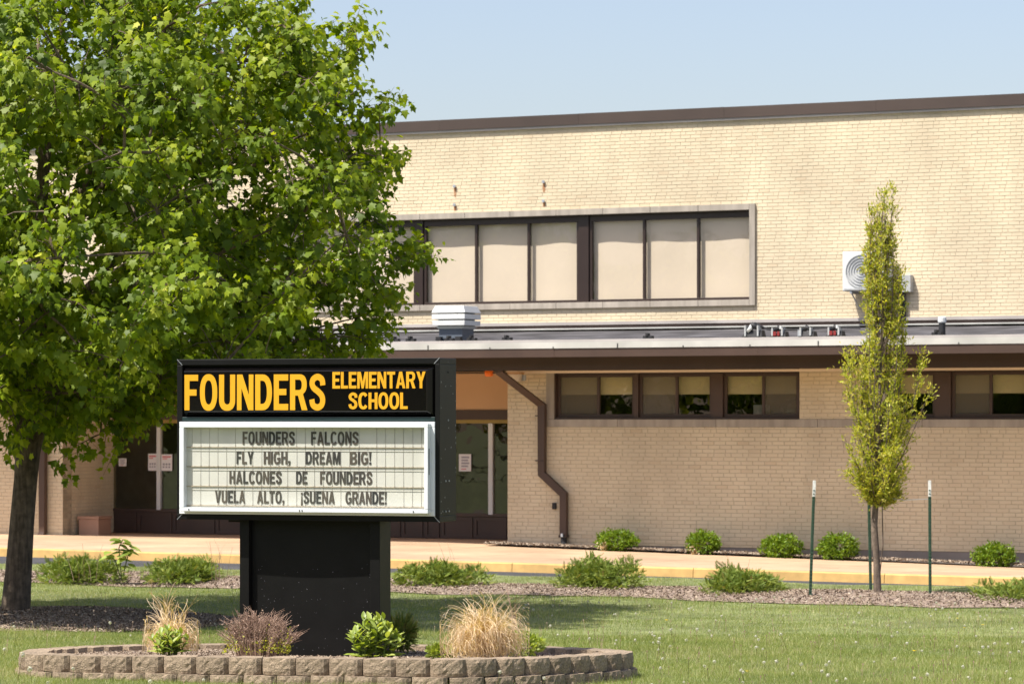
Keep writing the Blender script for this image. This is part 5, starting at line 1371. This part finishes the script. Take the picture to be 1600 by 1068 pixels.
axs = np.stack([RNG.normal(size=n)*.42, RNG.normal(size=n)*.42, np.ones(n)], 1); a = RNG.uniform(0, 6.283, n); nr = np.stack([np.cos(a), np.sin(a), np.zeros(n)], 1)
B = bases(axs, nr) * hgt[:, None, None]; B[:, :, 0] *= wid[:, None]
tn = np.clip(.34 + .30*(pat - .5) + .10*pat2 + RNG.normal(size=n)*.22 + np.where(RNG.random(n) < .10, .55, 0), 0, 1)
me = scatter_mesh('grass', np.array([(-.5, 0, 0), (.5, 0, 0), (.12, 1, .12)]), [(0, 1, 2)], np.stack([X, Yw, Z - .004], 1), B, tn)
link('grass', me, m_grass, kind='stuff', label='short mown lawn grass with dandelions across the foreground', cat='grass')

# ------------------------------------------------------------------ dandelions
def dandelion_mesh(kind, seed, h):
    rg = np.random.default_rng(seed); mb = MB(); lean = rg.normal(size=2)*.02
    mb.tube([(0, 0, -.01), (lean[0]*.5, lean[1]*.5, h*.5), (lean[0], lean[1], h)], [.0022, .0019, .0017], 4); ns = len(mb.f); nv = len(mb.v)
    c = np.array([lean[0], lean[1], h])
    if kind == 'clock':
        for k in range(70):
            d = rg.normal(size=3); d /= np.linalg.norm(d); o = np.cross(d, rg.normal(size=3)); o /= np.linalg.norm(o); o2 = np.cross(d, o); q = rg.uniform(.013, .018)
            b = c + d*q; mb.poly([b + o*.0045, b + o2*.0045, b - o*.0045, b - o2*.0045])
    elif kind == 'flower':
        for k in range(26):
            a = k*2.4; rr = .014 + .004*(k % 3); mb.poly([c, c + np.array([math.cos(a-.12)*rr, math.sin(a-.12)*rr, .004 + .003*(k % 3)]), c + np.array([math.cos(a+.12)*rr, math.sin(a+.12)*rr, .006])])
    else:
        mb.tube([c - [0, 0, .004], c + [0, 0, .010]], [.0045, .002], 5)
    me = mb.mesh('dandelion'); me.materials.append(m_stem); me.materials.append({'clock': m_fluff, 'flower': m_petal, 'bare': m_twig}[kind])
    me.polygons.foreach_set('material_index', [0 if i < ns else 1 for i in range(len(me.polygons))])
    at_ = me.attributes.new('tint', 'FLOAT', 'POINT'); at_.data.foreach_set('value', rg.random(len(me.vertices)).astype(np.float32)); return me
DM = {k: [dandelion_mesh(k, i, hh) for i, hh in enumerate(hs)] for k, hs in (('clock', (.09, .11, .13, .16, .08)), ('flower', (.05, .07)), ('bare', (.12, .16, .19)))}
rd = random.Random(21)
def dpos(p):
    p = Vector(p); return Vector((p.x, p.y, float(g(np.array(p.x), np.array(p.y)))))
def free(x, y):
    vb1 = -x*S_ - (y - 56)*C_
    return not in_ring(x, y, .1) and not bool(in_poly(np.array([x]), np.array([y]), ctr + (ringp - ctr)*1.04)[0]) and vb1 > V_LAWN + .3 and not (MV0 - .2 < vb1 < MV1 + .15)
cnt = {'clock': 0, 'flower': 0, 'bare': 0}
want = {'clock': 175, 'flower': 10, 'bare': 100}
lab_ = {'clock': 'white fluffy dandelion seed head on a thin stalk in the lawn', 'flower': 'small yellow dandelion flower low in the lawn', 'bare': 'bare brown dandelion stalk standing in the lawn'}
grp_ = {'clock': 'dandelion seed heads in the lawn', 'flower': 'yellow dandelions in the lawn', 'bare': 'bare dandelion stalks in the lawn'}
while any(cnt[k] < want[k] for k in cnt):
    k = rd.choice([q for q in cnt if cnt[q] < want[q]]); y = rd.uniform(22.8, 40); hw = y*.162
    x = rd.uniform(-1, 1)*hw
    if x < 0 and rd.random() < .6: continue
    if math.sin(x*2.1 + y)*math.sin(y*1.3) < -.2 and rd.random() < .7: continue
    if not free(x, y): continue
    p = dpos((x, y, 0)); o = bpy.data.objects.new('dandelion', rd.choice(DM[k])); COL.objects.link(o); o.location = p; o.rotation_euler = (0, 0, rd.uniform(0, 6.28)); s = rd.uniform(.6, 1.0); o.scale = (s, s, s)
    tag(o, lab_[k], 'dandelion', grp_[k]); cnt[k] += 1
pp_ = []
while len(pp_) < 420:
    y = rd.uniform(22.8, 41); x = rd.uniform(-1, 1)*y*.165
    if x < 0 and rd.random() < .5: continue
    if free(x, y): pp_.append(tuple(dpos((x, y, 0))))
pp_ = np.array(pp_); n = len(pp_); ax_ = np.stack([RNG.normal(size=n)*.12, RNG.normal(size=n)*.12, np.ones(n)], 1)
st_v = np.array([(-.012, 0, 0), (.012, 0, 0), (.010, 0, .93), (-.010, 0, .93), (-.05, 0, .93), (.05, 0, .93), (.03, 0, 1.03), (-.03, 0, 1.03)])[:, [0, 2, 1]]
link('weed_stalks', scatter_mesh('weed_stalks', st_v, [(0, 1, 2, 3), (4, 5, 6, 7)], pp_, bases(ax_, np.tile([[0, -1., .1]], (n, 1))) * RNG.uniform(.06, .14, n)[:, None, None]), m_twig, kind='stuff', label='countless small brown weed stalks sticking out of the lawn', cat='weeds')
def atground(px, py):
    """lawn point seen at a photo position"""
    lo_, hi_ = 20, 48
    for _ in range(40):
        Y = (lo_+hi_)/2; p = Wp(px, py, Y)
        if p.z > float(g(np.array(p.x), np.array(Y))): lo_ = Y
        else: hi_ = Y
    return Wp(px, py, (lo_+hi_)/2)
for px, py, k in ((861, 1066, 'clock'), (812, 1064, 'clock'), (893, 1062, 'clock'), (880, 1066, 'bare'), (935, 1064, 'bare'), (942, 1062, 'clock'), (703, 1064, 'flower'), (877, 1066, 'flower'), (585, 1067, 'flower'), (27, 1064, 'clock'), (50, 1066, 'clock')):
    p = atground(px, py); o = bpy.data.objects.new('dandelion', rd.choice(DM[k])); COL.objects.link(o); o.location = p; o.scale = (1.2, 1.2, 1.3)
    tag(o, lab_[k].replace('in the lawn', 'in front of the planter blocks'), 'dandelion', grp_[k] + ' by the planter')
# tall thin weeds by the junipers
for px, yb_, n_, lab in ((395, 905, 9, 'thin brown weed stalks rising from the juniper left of the post'), (130, 905, 8, 'thin brown weed stalks above the leftmost juniper'), (705, 910, 4, 'few thin stalks above the wide juniper right of the post'), (1150, 922, 5, 'thin weed stalks above the sprawling juniper')):
    px = 345 if px == 395 else px
    drygrass(px, yb_, 43.5, .5, .38, n_, int(px), lab, .1, m=m_twig, name='weed_stalks', cat='weed')

# ------------------------------------------------------------------ trees across the street, seen only as reflections in the glass
def back_tree(x, y, h, seed, lab):
    rg = np.random.default_rng(seed); r = empty('shade_tree', (x, y, -.7), 0, label=lab, cat='tree', group='shade trees across the street reflected in the windows')
    MB().tube([(0, 0, -.2), (.1, 0, h*.3), (0, .1, h*.75)], [.3, .24, .08], 8).build('trunk', m_bark, r)
    n = 4000; d = rg.normal(size=(n, 3)); d /= np.linalg.norm(d, axis=1)[:, None]; q = rg.uniform(.55, 1, n)[:, None]*(1 + .15*np.sin(d[:, :1]*6 + seed)*np.sin(d[:, 2:]*5))
    P = d*q*np.array([h*.42, h*.42, h*.42]) + np.array([0, 0, h*.55])
    link('crown', scatter_mesh('crown', LVn, LF, P, bases(rdir(n), d + rdir(n)*.6) * rg.uniform(.35, .6, n)[:, None, None]), m_maple, r, kind='stuff')
for k in range(4): back_tree(-16 - 5*k, -14 + 4*k, 9 + k % 3, 20 + k, 'tall shade tree across the street, outside the photo')
for k in range(7):
    back_tree(-30 - 5.2*k, 2 + 5.5*k, 9 + (k*37 % 5), k, 'tall shade tree across the street, outside the photo')
